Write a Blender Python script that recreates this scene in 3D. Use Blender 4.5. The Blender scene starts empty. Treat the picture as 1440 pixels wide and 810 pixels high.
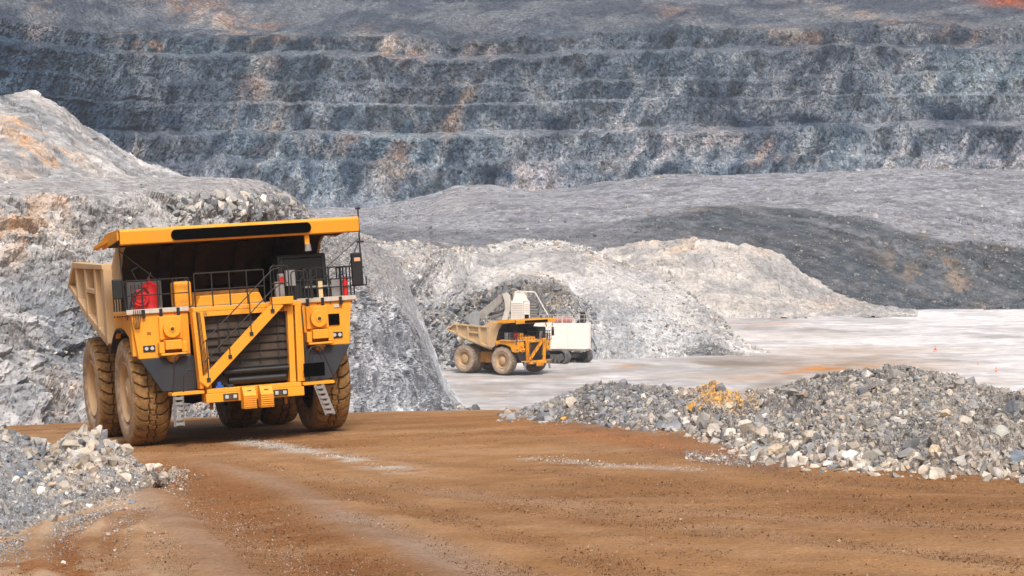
import bpy, math, random
import numpy as np
from mathutils import Vector, Matrix

random.seed(7)
PI = math.pi
SC = bpy.context.scene
COL = SC.collection

# ------------------------------------------------------------------ camera, sky, sun, exposure
FPX = 3270.0                                  # focal length in photograph pixels (1440 wide)
PITCH = math.atan(105.0 / FPX)
CAMZ = 4.6
cam_d = bpy.data.cameras.new('camera')
cam = bpy.data.objects.new('camera', cam_d)
COL.objects.link(cam)
cam.location = (0, 0, CAMZ)
cam.rotation_euler = (PI / 2 - PITCH, 0, 0)
cam_d.sensor_width = 36
cam_d.lens = 36 * FPX / 1440
cam_d.clip_start = 0.5
cam_d.clip_end = 4000
SC.camera = cam

SUN_EL, SUN_AZ = math.radians(52), math.radians(172)   # azimuth from +Y (the view direction) clockwise: behind left
world = bpy.data.worlds.new('World')
SC.world = world
world.use_nodes = True
wn = world.node_tree.nodes
bg = wn['Background']
sky = wn.new('ShaderNodeTexSky')
sky.sky_type = 'NISHITA'
sky.sun_disc = False
sky.sun_elevation = SUN_EL
sky.sun_rotation = SUN_AZ
sky.dust_density = 8.0
sky.air_density = 1.0
sky.ozone_density = 1.0
world.node_tree.links.new(sky.outputs[0], bg.inputs[0])
bg.inputs[1].default_value = 0.12
sd = bpy.data.lights.new('sun', 'SUN')
sd.energy = 2.4
sd.angle = math.radians(14)
sd.color = (1.0, 0.95, 0.88)
so = bpy.data.objects.new('sun', sd)
COL.objects.link(so)
sv = Vector((math.sin(SUN_AZ) * math.cos(SUN_EL), math.cos(SUN_AZ) * math.cos(SUN_EL), math.sin(SUN_EL)))
so.rotation_euler = sv.to_track_quat('Z', 'Y').to_euler()
so.location = sv * 100
SC.view_settings.view_transform = 'Standard'
SC.view_settings.look = 'None'
SC.view_settings.gamma = 1.0
SC.view_settings.use_curve_mapping = False
SC.view_settings.exposure = 0.08
SC.render.resolution_x, SC.render.resolution_y = 1024, 576
SC.cycles.max_bounces = 5
SC.cycles.diffuse_bounces = 3
SC.cycles.use_adaptive_sampling = True
SC.cycles.adaptive_threshold = 0.02

# ------------------------------------------------------------------ numbers
CP, SP_ = math.cos(PITCH), math.sin(PITCH)
def P(px, py, d):
    """point at distance d (metres along +Y) seen at photograph pixel px, py"""
    rx = (np.asarray(px, float) - 720) / FPX
    ru = (405 - np.asarray(py, float)) / FPX
    yy = CP + ru * SP_
    zz = -SP_ + ru * CP
    k = np.asarray(d, float) / yy
    return np.stack([rx * k, np.asarray(d, float) + 0 * k, CAMZ + zz * k], -1)

def to_px(x, y, z):
    zz = z - CAMZ
    dep = y * CP - zz * SP_
    up = y * SP_ + zz * CP
    return 720 + x / dep * FPX, 405 - up / dep * FPX

# ------------------------------------------------------------------ noise
def _h(ix, iy, iz, seed):
    h = (ix.astype(np.int64) * 374761393 + iy.astype(np.int64) * 668265263 + iz.astype(np.int64) * 1274126177 + seed * 974711) & 0xffffffff
    h = ((h ^ (h >> 13)) * 1274126177) & 0xffffffff
    h = ((h ^ (h >> 16)) * 2246822519) & 0xffffffff
    return ((h ^ (h >> 15)) & 0xffffff) / float(0x1000000)

def vn2(x, y, seed=0):
    ix, iy = np.floor(x), np.floor(y)
    fx, fy = x - ix, y - iy
    ux, uy = fx * fx * (3 - 2 * fx), fy * fy * (3 - 2 * fy)
    z = np.zeros_like(ix)
    a, b = _h(ix, iy, z, seed), _h(ix + 1, iy, z, seed)
    c, d = _h(ix, iy + 1, z, seed), _h(ix + 1, iy + 1, z, seed)
    return (a * (1 - ux) + b * ux) * (1 - uy) + (c * (1 - ux) + d * ux) * uy

def fbm(x, y, seed=0, octv=5, gain=0.5, lac=2.03):
    t = 0; a = 1; n = 0
    for k in range(octv):
        t = t + a * vn2(x + 17.3 * k, y - 9.1 * k, seed + k * 13)
        n += a; a *= gain
        x, y = (x * 0.8 - y * 0.6) * lac, (x * 0.6 + y * 0.8) * lac
    return t / n          # 0..1, mean .5

def fbm_a(x, y, seed=0, octv=5, gain=0.55, lac=2.0):
    """fbm that keeps its axes (for streaks)"""
    t = 0; a = 1; n = 0
    for k in range(octv):
        t = t + a * vn2(x + 17.3 * k, y - 9.1 * k, seed + k * 13)
        n += a; a *= gain
        x, y = x * lac, y * lac
    return t / n

def facet(x, y, seed=0, slope=0.6):
    """broken-rock relief: every cell is a tilted plane; returns height, cell random, edge distance"""
    ix, iy = np.floor(x), np.floor(y)
    z = np.zeros_like(ix)
    best = np.full(x.shape, 9.0); sec = np.full(x.shape, 9.0)
    val = np.zeros(x.shape); rid = np.zeros(x.shape)
    for dx in (-1, 0, 1):
        for dy in (-1, 0, 1):
            cx, cy = ix + dx, iy + dy
            jx, jy = cx + _h(cx, cy, z, seed), cy + _h(cx, cy, z, seed + 1)
            d2 = (x - jx) ** 2 + (y - jy) ** 2
            g1 = (_h(cx, cy, z, seed + 2) - .5) * 2 * slope
            g2 = (_h(cx, cy, z, seed + 3) - .5) * 2 * slope
            hh = _h(cx, cy, z, seed + 4)
            v = (hh - .5) + g1 * (x - jx) + g2 * (y - jy)
            m = d2 < best
            sec = np.where(m, best, np.minimum(sec, d2))
            val = np.where(m, v, val); rid = np.where(m, hh, rid)
            best = np.where(m, d2, best)
    return val, rid, np.sqrt(sec) - np.sqrt(best)

def sstep(a, b, x):
    t = np.clip((x - a) / (b - a), 0, 1)
    return t * t * (3 - 2 * t)

def mixc(a, b, t):
    t = np.clip(t, 0, 1)[..., None]
    return np.asarray(a, float) * (1 - t) + np.asarray(b, float) * t

def blob(px, py, cx, cy, rx, ry, ang=0):
    c, s = math.cos(math.radians(ang)), math.sin(math.radians(ang))
    u = ((px - cx) * c + (py - cy) * s) / rx
    v = (-(px - cx) * s + (py - cy) * c) / ry
    return np.exp(-(u * u + v * v))

def pdist(x, y, pts):
    """distance to a polyline"""
    best = np.full(np.shape(x), 1e9)
    for (x0, y0), (x1, y1) in zip(pts[:-1], pts[1:]):
        dx, dy = x1 - x0, y1 - y0
        L = dx * dx + dy * dy + 1e-9
        t = np.clip(((x - x0) * dx + (y - y0) * dy) / L, 0, 1)
        best = np.minimum(best, np.hypot(x - x0 - t * dx, y - y0 - t * dy))
    return best

# ------------------------------------------------------------------ tags and meshes
def tag(o, label=None, cat=None, group=None, kind=None):
    for k, v in (('label', label), ('category', cat), ('group', group), ('kind', kind)):
        if v: o[k] = v
    return o

def np_mesh(name, V, F, mat, col=None, parent=None, smooth=False, fcol=None):
    """V (n,3); F (m,3|4); col (n,3) per vertex"""
    me = bpy.data.meshes.new(name)
    n, m, k = len(V), len(F), F.shape[1]
    me.vertices.add(n); me.loops.add(m * k); me.polygons.add(m)
    me.vertices.foreach_set('co', np.ascontiguousarray(V, np.float32).ravel())
    me.loops.foreach_set('vertex_index', np.ascontiguousarray(F, np.int32).ravel())
    me.polygons.foreach_set('loop_start', np.arange(0, m * k, k, dtype=np.int32))
    me.polygons.foreach_set('loop_total', np.full(m, k, np.int32))
    me.update(calc_edges=True)
    me.polygons.foreach_set('use_smooth', np.full(m, smooth, bool))
    if col is not None:
        at = me.color_attributes.new('Col', 'FLOAT_COLOR', 'POINT')
        c4 = np.ones((n, 4), np.float32); c4[:, :3] = col
        at.data.foreach_set('color', c4.ravel())
    me.materials.append(mat)
    o = bpy.data.objects.new(name, me)
    COL.objects.link(o)
    if parent: o.parent = parent
    return o

def grid_faces(nr, nc):
    a = np.arange(nr * nc).reshape(nr, nc)
    return np.stack([a[:-1, :-1], a[:-1, 1:], a[1:, 1:], a[1:, :-1]], -1).reshape(-1, 4)

def grid_normals(G):
    du = np.gradient(G, axis=1); dv = np.gradient(G, axis=0)
    n = np.cross(du, dv)
    n /= np.linalg.norm(n, axis=-1, keepdims=True) + 1e-9
    return n

# ------------------------------------------------------------------ materials
def node_mat(name):
    m = bpy.data.materials.new(name); m.use_nodes = True
    nt = m.node_tree
    return m, nt, nt.nodes, nt.links, nt.nodes['Principled BSDF']

def rock_material(name, s1, s2, bump=0.5, bdist=0.2, vary=0.45, rough=0.95, streak=(1, 1, 1), use_obj=True):
    """colour attribute x fine mineral noise; relief from noise and cracks. s1, s2 scales per metre"""
    m, nt, N, L, bs = node_mat(name)
    at = N.new('ShaderNodeVertexColor'); at.layer_name = 'Col'
    tc = N.new('ShaderNodeTexCoord')
    mp = N.new('ShaderNodeMapping'); mp.inputs['Scale'].default_value = streak
    L.new(tc.outputs['Object'], mp.inputs[0])
    n1 = N.new('ShaderNodeTexNoise'); n1.inputs['Scale'].default_value = s1; n1.inputs['Detail'].default_value = 8; n1.inputs['Roughness'].default_value = .68
    vo = N.new('ShaderNodeTexVoronoi'); vo.inputs['Scale'].default_value = s2; vo.feature = 'F1'
    vo2 = N.new('ShaderNodeTexVoronoi'); vo2.inputs['Scale'].default_value = s2 * 2.7; vo2.feature = 'F1'
    for q in (n1, vo, vo2): L.new(mp.outputs[0], q.inputs['Vector'])
    r1 = N.new('ShaderNodeMapRange'); r1.inputs[1].default_value = .3; r1.inputs[2].default_value = .7
    r1.inputs[3].default_value = 1 - vary; r1.inputs[4].default_value = 1 + vary
    L.new(n1.outputs[0], r1.inputs[0])
    sep = N.new('ShaderNodeSeparateColor'); L.new(vo.outputs['Color'], sep.inputs[0])
    r2 = N.new('ShaderNodeMapRange'); r2.inputs[3].default_value = 1 - vary * .7; r2.inputs[4].default_value = 1 + vary * .7
    L.new(sep.outputs[0], r2.inputs[0])
    mu = N.new('ShaderNodeMath'); mu.operation = 'MULTIPLY'
    L.new(r1.outputs[0], mu.inputs[0]); L.new(r2.outputs[0], mu.inputs[1])
    vm = N.new('ShaderNodeVectorMath'); vm.operation = 'SCALE'
    L.new(at.outputs[0], vm.inputs[0]); L.new(mu.outputs[0], vm.inputs['Scale'])
    L.new(vm.outputs[0], bs.inputs['Base Color'])
    a1 = N.new('ShaderNodeMath'); a1.operation = 'ADD'
    L.new(vo.outputs['Distance'], a1.inputs[0]); L.new(vo2.outputs['Distance'], a1.inputs[1])
    a2 = N.new('ShaderNodeMath'); a2.operation = 'MULTIPLY_ADD'; a2.inputs[1].default_value = -.5
    L.new(a1.outputs[0], a2.inputs[0]); L.new(n1.outputs[0], a2.inputs[2])
    bp = N.new('ShaderNodeBump'); bp.inputs['Strength'].default_value = bump; bp.inputs['Distance'].default_value = bdist
    L.new(a2.outputs[0], bp.inputs['Height']); L.new(bp.outputs[0], bs.inputs['Normal'])
    bs.inputs['Roughness'].default_value = rough
    bs.inputs['Specular IOR Level'].default_value = .2
    return m

def paint(name, color, rough=.5, metal=0, dirt=None, dscale=1.5, damt=.5, spec=.5, lowdirt=None):
    """painted metal with dust and dirt patches; lowdirt=(z0,z1) more mud towards the ground"""
    m, nt, N, L, bs = node_mat(name)
    bs.inputs['Roughness'].default_value = rough
    bs.inputs['Metallic'].default_value = metal
    bs.inputs['Specular IOR Level'].default_value = spec
    if dirt is None:
        bs.inputs['Base Color'].default_value = (*color, 1)
        return m
    tc = N.new('ShaderNodeTexCoord')
    n1 = N.new('ShaderNodeTexNoise'); n1.inputs['Scale'].default_value = dscale; n1.inputs['Detail'].default_value = 9; n1.inputs['Roughness'].default_value = .7
    n2 = N.new('ShaderNodeTexNoise'); n2.inputs['Scale'].default_value = dscale * 3; n2.inputs['Detail'].default_value = 6
    mp = N.new('ShaderNodeMapping'); mp.inputs['Scale'].default_value = (1, 1, .22)
    L.new(tc.outputs['Object'], n1.inputs['Vector']); L.new(tc.outputs['Object'], mp.inputs[0]); L.new(mp.outputs[0], n2.inputs['Vector'])
    ad = N.new('ShaderNodeMath'); ad.operation = 'ADD'
    L.new(n1.outputs[0], ad.inputs[0]); L.new(n2.outputs[0], ad.inputs[1])
    mr = N.new('ShaderNodeMapRange'); mr.inputs[1].default_value = .8; mr.inputs[2].default_value = 1.3
    mr.inputs[3].default_value = damt * .25; mr.inputs[4].default_value = min(1, damt * 1.3)
    L.new(ad.outputs[0], mr.inputs[0])
    mx = N.new('ShaderNodeMix'); mx.data_type = 'RGBA'
    mx.inputs[6].default_value = (*color, 1); mx.inputs[7].default_value = (*dirt, 1)
    L.new(mr.outputs[0], mx.inputs[0])
    L.new(mx.outputs[2], bs.inputs['Base Color'])
    r = N.new('ShaderNodeMapRange'); r.inputs[3].default_value = rough; r.inputs[4].default_value = .95
    L.new(mr.outputs[0], r.inputs[0]); L.new(r.outputs[0], bs.inputs['Roughness'])
    bp = N.new('ShaderNodeBump'); bp.inputs['Strength'].default_value = .15; bp.inputs['Distance'].default_value = .02
    L.new(n1.outputs[0], bp.inputs['Height']); L.new(bp.outputs[0], bs.inputs['Normal'])
    return m

def road_material():
    m, nt, N, L, bs = node_mat('road_dirt')
    at = N.new('ShaderNodeVertexColor'); at.layer_name = 'Col'
    tc = N.new('ShaderNodeTexCoord')
    def noise(sc, det, rough=.7):
        q = N.new('ShaderNodeTexNoise'); q.inputs['Scale'].default_value = sc; q.inputs['Detail'].default_value = det; q.inputs['Roughness'].default_value = rough
        L.new(tc.outputs['Object'], q.inputs['Vector']); return q
    def rng_(src, a, b, c, d):
        r = N.new('ShaderNodeMapRange'); r.inputs[1].default_value = a; r.inputs[2].default_value = b; r.inputs[3].default_value = c; r.inputs[4].default_value = d
        L.new(src, r.inputs[0]); return r.outputs[0]
    def mul(a, b):
        q = N.new('ShaderNodeMath'); q.operation = 'MULTIPLY'; L.new(a, q.inputs[0]); L.new(b, q.inputs[1]); return q.outputs[0]
    n1 = noise(1.3, 10, .75); n2 = noise(9, 6, .8)
    vo = N.new('ShaderNodeTexVoronoi'); vo.inputs['Scale'].default_value = 16; L.new(tc.outputs['Object'], vo.inputs['Vector'])
    vb = N.new('ShaderNodeTexVoronoi'); vb.inputs['Scale'].default_value = 5; L.new(tc.outputs['Object'], vb.inputs['Vector'])
    s1 = N.new('ShaderNodeSeparateColor'); L.new(vo.outputs['Color'], s1.inputs[0])
    s2 = N.new('ShaderNodeSeparateColor'); L.new(vb.outputs['Color'], s2.inputs[0])
    patch = rng_(n1.outputs[0], .46, .60, 0, 1)
    # darker clods where the patch noise is high, pale grit everywhere
    k1 = rng_(s1.outputs[0], .80, .84, 0, 1); k1 = mul(k1, patch)
    k1 = rng_(k1, 0, 1, 1.0, .82)
    k2 = rng_(s2.outputs[1], .95, .96, 1.0, .92)
    k3 = rng_(s1.outputs[2], .90, .93, 1.0, 1.12)
    f = mul(mul(mul(k1, k2), k3), mul(rng_(n1.outputs[0], .3, .7, .86, 1.14), rng_(n2.outputs[0], .3, .7, .68, 1.32)))
    vm = N.new('ShaderNodeVectorMath'); vm.operation = 'SCALE'
    L.new(at.outputs[0], vm.inputs[0]); L.new(f, vm.inputs['Scale']); L.new(vm.outputs[0], bs.inputs['Base Color'])
    bp = N.new('ShaderNodeBump'); bp.inputs['Strength'].default_value = .7; bp.inputs['Distance'].default_value = .05
    ad = N.new('ShaderNodeMath'); ad.operation = 'ADD'; L.new(n2.outputs[0], ad.inputs[0]); L.new(vo.outputs['Distance'], ad.inputs[1])
    L.new(ad.outputs[0], bp.inputs['Height']); L.new(bp.outputs[0], bs.inputs['Normal'])
    bs.inputs['Roughness'].default_value = .95; bs.inputs['Specular IOR Level'].default_value = .15
    return m
# ================================================================== TERRAIN
M_WALL = rock_material('pit_wall_rock', 1.1, 1.2, .9, .8, .55, streak=(1, 1, .5))
M_SLOPE = rock_material('waste_rock', .45, 1.1, .8, .6, .36)
M_CLIFF = rock_material('near_rock', .9, 2.2, .6, .25, .30)
M_MUCK = rock_material('blasted_rock', .9, 2.0, .6, .35, .24)
M_FLOOR = rock_material('pit_floor_dust', .25, .6, .25, .2, .14)
M_ROAD = road_material()
M_STONE = rock_material('loose_stone', 3.5, 3, .4, .05, .2)
M_RUB = rock_material('rubble_bed', 4, 9, .8, .08, .35)

def loft(rows, x0, x1, ncol, subs, wob=0, wseed=0, wscale=40.0):
    """rows: [[(px,py,d),...],...] top to bottom (or far to near); returns grid (R,C,3)"""
    pxs = np.linspace(x0, x1, ncol)
    W = []
    for i, r in enumerate(rows):
        r = sorted(r)
        a = np.array(r, float)
        py = np.interp(pxs, a[:, 0], a[:, 1]); d = np.interp(pxs, a[:, 0], a[:, 2])
        if wob:
            w = wob if not hasattr(wob, '__len__') else wob[i]
            py = py + (fbm(pxs / wscale, np.full(ncol, i * 7.7), wseed + i, 5) - .5) * 2 * w
        W.append(P(pxs, py, d))
    out = []
    for i in range(len(W) - 1):
        n = subs[i]
        t = (np.arange(n) / n)[:, None, None]
        out.append(W[i][None] * (1 - t) + W[i + 1][None] * t)
    out.append(W[-1][None])
    return np.concatenate(out, 0)

def st_of(G):
    s = np.concatenate([np.zeros((G.shape[0], 1)), np.cumsum(np.linalg.norm(np.diff(G, axis=1), axis=2), 1)], 1)
    t = np.concatenate([np.zeros((1, G.shape[1])), np.cumsum(np.linalg.norm(np.diff(G, axis=0), axis=2), 0)], 0)
    s = np.broadcast_to(s.mean(0, keepdims=True), s.shape); t = np.broadcast_to(t.mean(1, keepdims=True), t.shape)
    return s + 0.0, t + 0.0

def smooth_rows(G, n):
    for _ in range(n):
        H = G.copy(); H[1:-1] = (G[:-2] + G[1:-1] * 2 + G[2:]) / 4; G = H
    return G

def put(name, G, C, mat, smooth=False, **kw):
    o = np_mesh(name, G.reshape(-1, 3), grid_faces(*G.shape[:2]), mat, col=C.reshape(-1, 3), smooth=smooth)
    tag(o, kind='structure', **kw)
    return o

ORANGE = (.50, .22, .07); TAN = (.48, .36, .26)
SURF = {}

# ---------------------------------------------------------------- back wall with its benches
def build_wall():
    X = [-200, 0, 80, 160, 260, 480, 720, 960, 1200, 1440, 1700]
    D0 = [540, 610, 640, 668, 692, 715, 720, 722, 718, 705, 690]         # distance of the wall foot along the picture
    def row(ys, off):
        return [(x, y, d + off) for x, y, d in zip(X, ys, D0)]
    L = lambda a, b, c: list(np.interp(X, [-200, 0, 180, 720, 1440, 1700], [a[0], a[1], a[2], b, c[0], c[1]]))
    rows = [
        row(L((-230, -230, -230), -230, (-230, -230)), 260),
        row(L((-60, -50, -40), -45, (-30, -30)), 160),
        row(L((-22, -18, -5), -10, (-6, -6)), 135),
        row(L((-4, -2, 10), 0, (2, 2)), 110),
        row(L((20, 22, 46), 22, (16, 16)), 86),
        row(L((22, 26, 50), 48, (32, 30)), 62),
        row(L((22, 27, 51), 50, (34, 32)), 50),
        row(L((40, 52, 74), 73, (60, 58)), 44),
        row(L((44, 56, 80), 78, (65, 62)), 36),
        row(L((45, 57, 81), 79, (66, 63)), 28),
        row(L((80, 88, 112), 113, (100, 98)), 21),
        row(L((82, 92, 118), 117, (105, 103)), 16.5),
        row(L((100, 122, 145), 142, (128, 128)), 12),
        row(L((104, 126, 149), 146, (132, 132)), 9.5),
        row(L((140, 168, 188), 181, (168, 168)), 2),
        row(L((146, 174, 194), 187, (176, 176)), -4),
        row(L((147, 175, 195), 188, (177, 177)), -12),
        row(L((180, 205, 226), 222, (214, 214)), -18),
        row(L((185, 210, 232), 228, (222, 222)), -24),
        row(L((240, 262, 285), 275, (246, 246)), -34),
        row(L((330, 330, 330), 330, (330, 330)), -60),
    ]
    subs = [10, 22, 14, 24, 34, 3, 34, 9, 3, 44, 8, 36, 7, 46, 10, 3, 42, 8, 56, 12]
    wob = [0, 3, 2, 2, 2, 1.5, 1.0, 2.5, .8, .7, 2.5, 2.5, 2.5, 2.5, 3.5, 1.2, 1.0, 3.5, 3.5, 3, 0]
    G = loft(rows, -160, 1600, 1250, subs, wob, 11, 50)
    # row kind: 1 face, 0 bench or scree
    kinds = [.6, .5, .5, .12, .22, 0, 1, .1, 0, 1, .32, 1, .15, 1, .1, 0, 1, .34, .9, .4]
    k = np.concatenate([np.full(n, v) for n, v in zip(subs, kinds)] + [[.4]])
    k = np.broadcast_to(k[:, None], G.shape[:2])
    s, t = st_of(G)
    px, py = to_px(G[..., 0], G[..., 1], G[..., 2])
    lean = s + t * .25
    warp = (fbm(s / 9, t / 9, 3, 4) - .5) * 4
    kk = sstep(0, .6, k + (fbm(s / 14, t / 14, 77, 4) - .5) * .35)
    f1, r1, e1 = facet((lean + warp) / 11, t / 15, 1, .7)
    f2, r2, e2 = facet((lean + warp * .5) / 4.2, t / 6.5, 5, .8)
    f3, r3, e3 = facet(lean / 1.8, t / 2.6, 9, .9)
    big = fbm(s / 60, t / 40, 21, 4) - .5
    but = fbm_a((s + t * .2) / 20, t / 140, 31, 3) - .5                 # buttresses and gullies
    Nn = grid_normals(smooth_rows(G, 10))
    if Nn[200, 600, 1] > 0: Nn = -Nn
    gul = fbm_a((s + t * .3) / 5, t / 50, 37, 4) - .5
    f4, r4, _ = facet(lean / .9, t / 1.1, 15, 1.0)
    disp = (f1 * .5 + f2 * .35 + f3 * .5 + f4 * .5 + gul * 3.0 + (fbm_a((s + t * .3) / 2.6, t / 9, 38, 4) - .5) * 1.8) * (.08 + kk * .92) + but * 5 * (.2 + kk) + big * 4
    disp += (fbm(s / 3, t / 3, 41, 4) - .5) * 1.0
    G2 = G + Nn * disp[..., None]
    # ---- mineral colours
    a = fbm(s / 38, t / 30, 51, 5); b = fbm_a((s + t * .35 + warp) / 4.5, t / 20, 61, 6); c = fbm(s / 5, t / 5, 71, 5)
    dark = np.array((.044, .070, .108)); mid = np.array((.136, .178, .230)); lite = np.array((.265, .295, .345)); pale = np.array((.45, .45, .46))
    v = a * .75 + b * 1.2 + c * .4 + (r1 - .5) * .22 + (r2 - .5) * .22 + (r3 - .5) * .16
    v = (v - 1.18) * 1.5 + .50
    C = mixc(dark, mid, v / .45)
    C = np.where((v > .45)[..., None], mixc(mid, lite, (v - .45) / .5), C)
    C = np.where((v > .95)[..., None], mixc(lite, pale, (v - .95) / .4), C)
    scr = (1 - kk) * sstep(60, 75, py) * (.35 + .9 * sstep(.35, .6, fbm(s / 40, t / 12, 82, 4))) * (.6 + .5 * fbm(s / 8, t / 4, 81, 4))
    C = mixc(0, 1, np.zeros(s.shape))[..., None].repeat(1, -1)[..., 0] * 0 + C
    C = C * (1 - (scr * .6)[..., None]) + (np.array((.27, .30, .345)) * (.75 + .5 * fbm(s / 3, t / 3, 83, 4))[..., None]) * (scr * .6)[..., None]
    hue = (fbm(s / 45, t / 45, 131, 4) - .5)[..., None]
    C = C * (1 + hue * np.array((-.35, .05, .12)))                            # greener and more violet bands of rock
    frac = sstep(.52, .60, fbm_a(lean / 5, t / 13, 141, 6)) * sstep(.35, .6, fbm(s / 3, t / 4, 143, 4)) * kk
    C = C * (1 - .5 * frac[..., None])
    strm = sstep(.56, .66, fbm_a((s - t * .35) / 7, t / 60, 151, 5)) * sstep(.3, .6, fbm(s / 12, t / 12, 153, 3))
    C = C * (1 - .5 * strm[..., None]) + np.array((.34, .36, .38)) * .5 * strm[..., None]
    # overall geology: dark left shoulder, dark band of fill above the second bench, lighter foot at the right
    dk = sstep(330, 60, px + (py - 100) * -.45 + (fbm(s / 30, t / 30, 99, 4) - .5) * 160) * .72
    dk = np.maximum(dk, .55 * np.exp(-((py - 33) / 14.0) ** 2) * sstep(450, 560, px) * sstep(1130, 1000, px))
    dk = np.maximum(dk, .45 * sstep(150, 0, py))
    dk = np.maximum(dk, .5 * blob(px, py, 270, 120, 150, 70) + .25 * blob(px, py, 620, 110, 150, 40))
    for cx, cy, rx, ry in [(1040, 170, 50, 16), (1330, 160, 40, 18), (1130, 170, 45, 12), (690, 242, 20, 16), (715, 250, 14, 10), (240, 170, 30, 25), (780, 172, 26, 14), (1010, 135, 28, 9), (560, 245, 14, 18), (1410, 215, 20, 6)]:
        dk = np.maximum(dk, .8 * blob(px, py, cx, cy, rx, ry, 12) * sstep(.3, .6, b + .15))
    C = C * (1 - dk[..., None] * np.array((1.16, 1.02, .86)))
    C = C * (1 + .22 * sstep(120, 240, py) )[..., None]
    tp = .7 * sstep(52, 40, py + (fbm(s / 25, t / 25, 163, 4) - .5) * 16)
    tc_ = mixc((.085, .105, .145), (.20, .22, .25), sstep(.42, .62, fbm(s / 16, t / 16, 165, 5))) * (1 + (r3 - .5) * .3)[..., None]
    C = C * (1 - tp[..., None]) + tc_ * tp[..., None]
    warm = np.zeros(s.shape)
    for cx, cy, rx, ry, w in [(200, 62, 26, 12, .8), (545, 66, 40, 16, .9), (645, 130, 18, 55, .8), (370, 110, 18, 30, .6), (380, 175, 14, 34, .6), (330, 160, 5, 28, .9), (192, 215, 8, 18, .9),
                              (315, 28, 90, 16, .75), (1120, 50, 45, 12, .6), (1210, 20, 120, 8, .6), (1060, 210, 60, 16, .7), (865, 235, 14, 16, .6), (560, 225, 40, 40, .6), (60, 20, 14, 30, .5), (690, 65, 10, 12, .6), (1350, 50, 60, 16, .4), (960, 22, 30, 10, .5), (510, 210, 50, 20, .5)]:
        warm = np.maximum(warm, w * blob(px, py, cx, cy, rx * 1.2, ry * 1.2, 15))
    wm = warm * sstep(.40, .62, .5 * b + .5 * fbm(s / 6, t / 6, 91, 5))
    wcol = mixc((.50, .44, .40), (.42, .25, .16), sstep(.4, .7, fbm(s / 10, t / 10, 93, 4)))
    C = C * (1 - wm[..., None]) + wcol * wm[..., None]
    C = mixc(0, 0, s)[..., None][..., 0] * 0 + C
    ore = blob(px, py, 1425, 0, 45, 6) * .9
    C = C * (1 - ore[..., None]) + np.array((.42, .10, .03)) * ore[..., None]
    put('pit_wall', G2, C, M_WALL)
build_wall()

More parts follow.
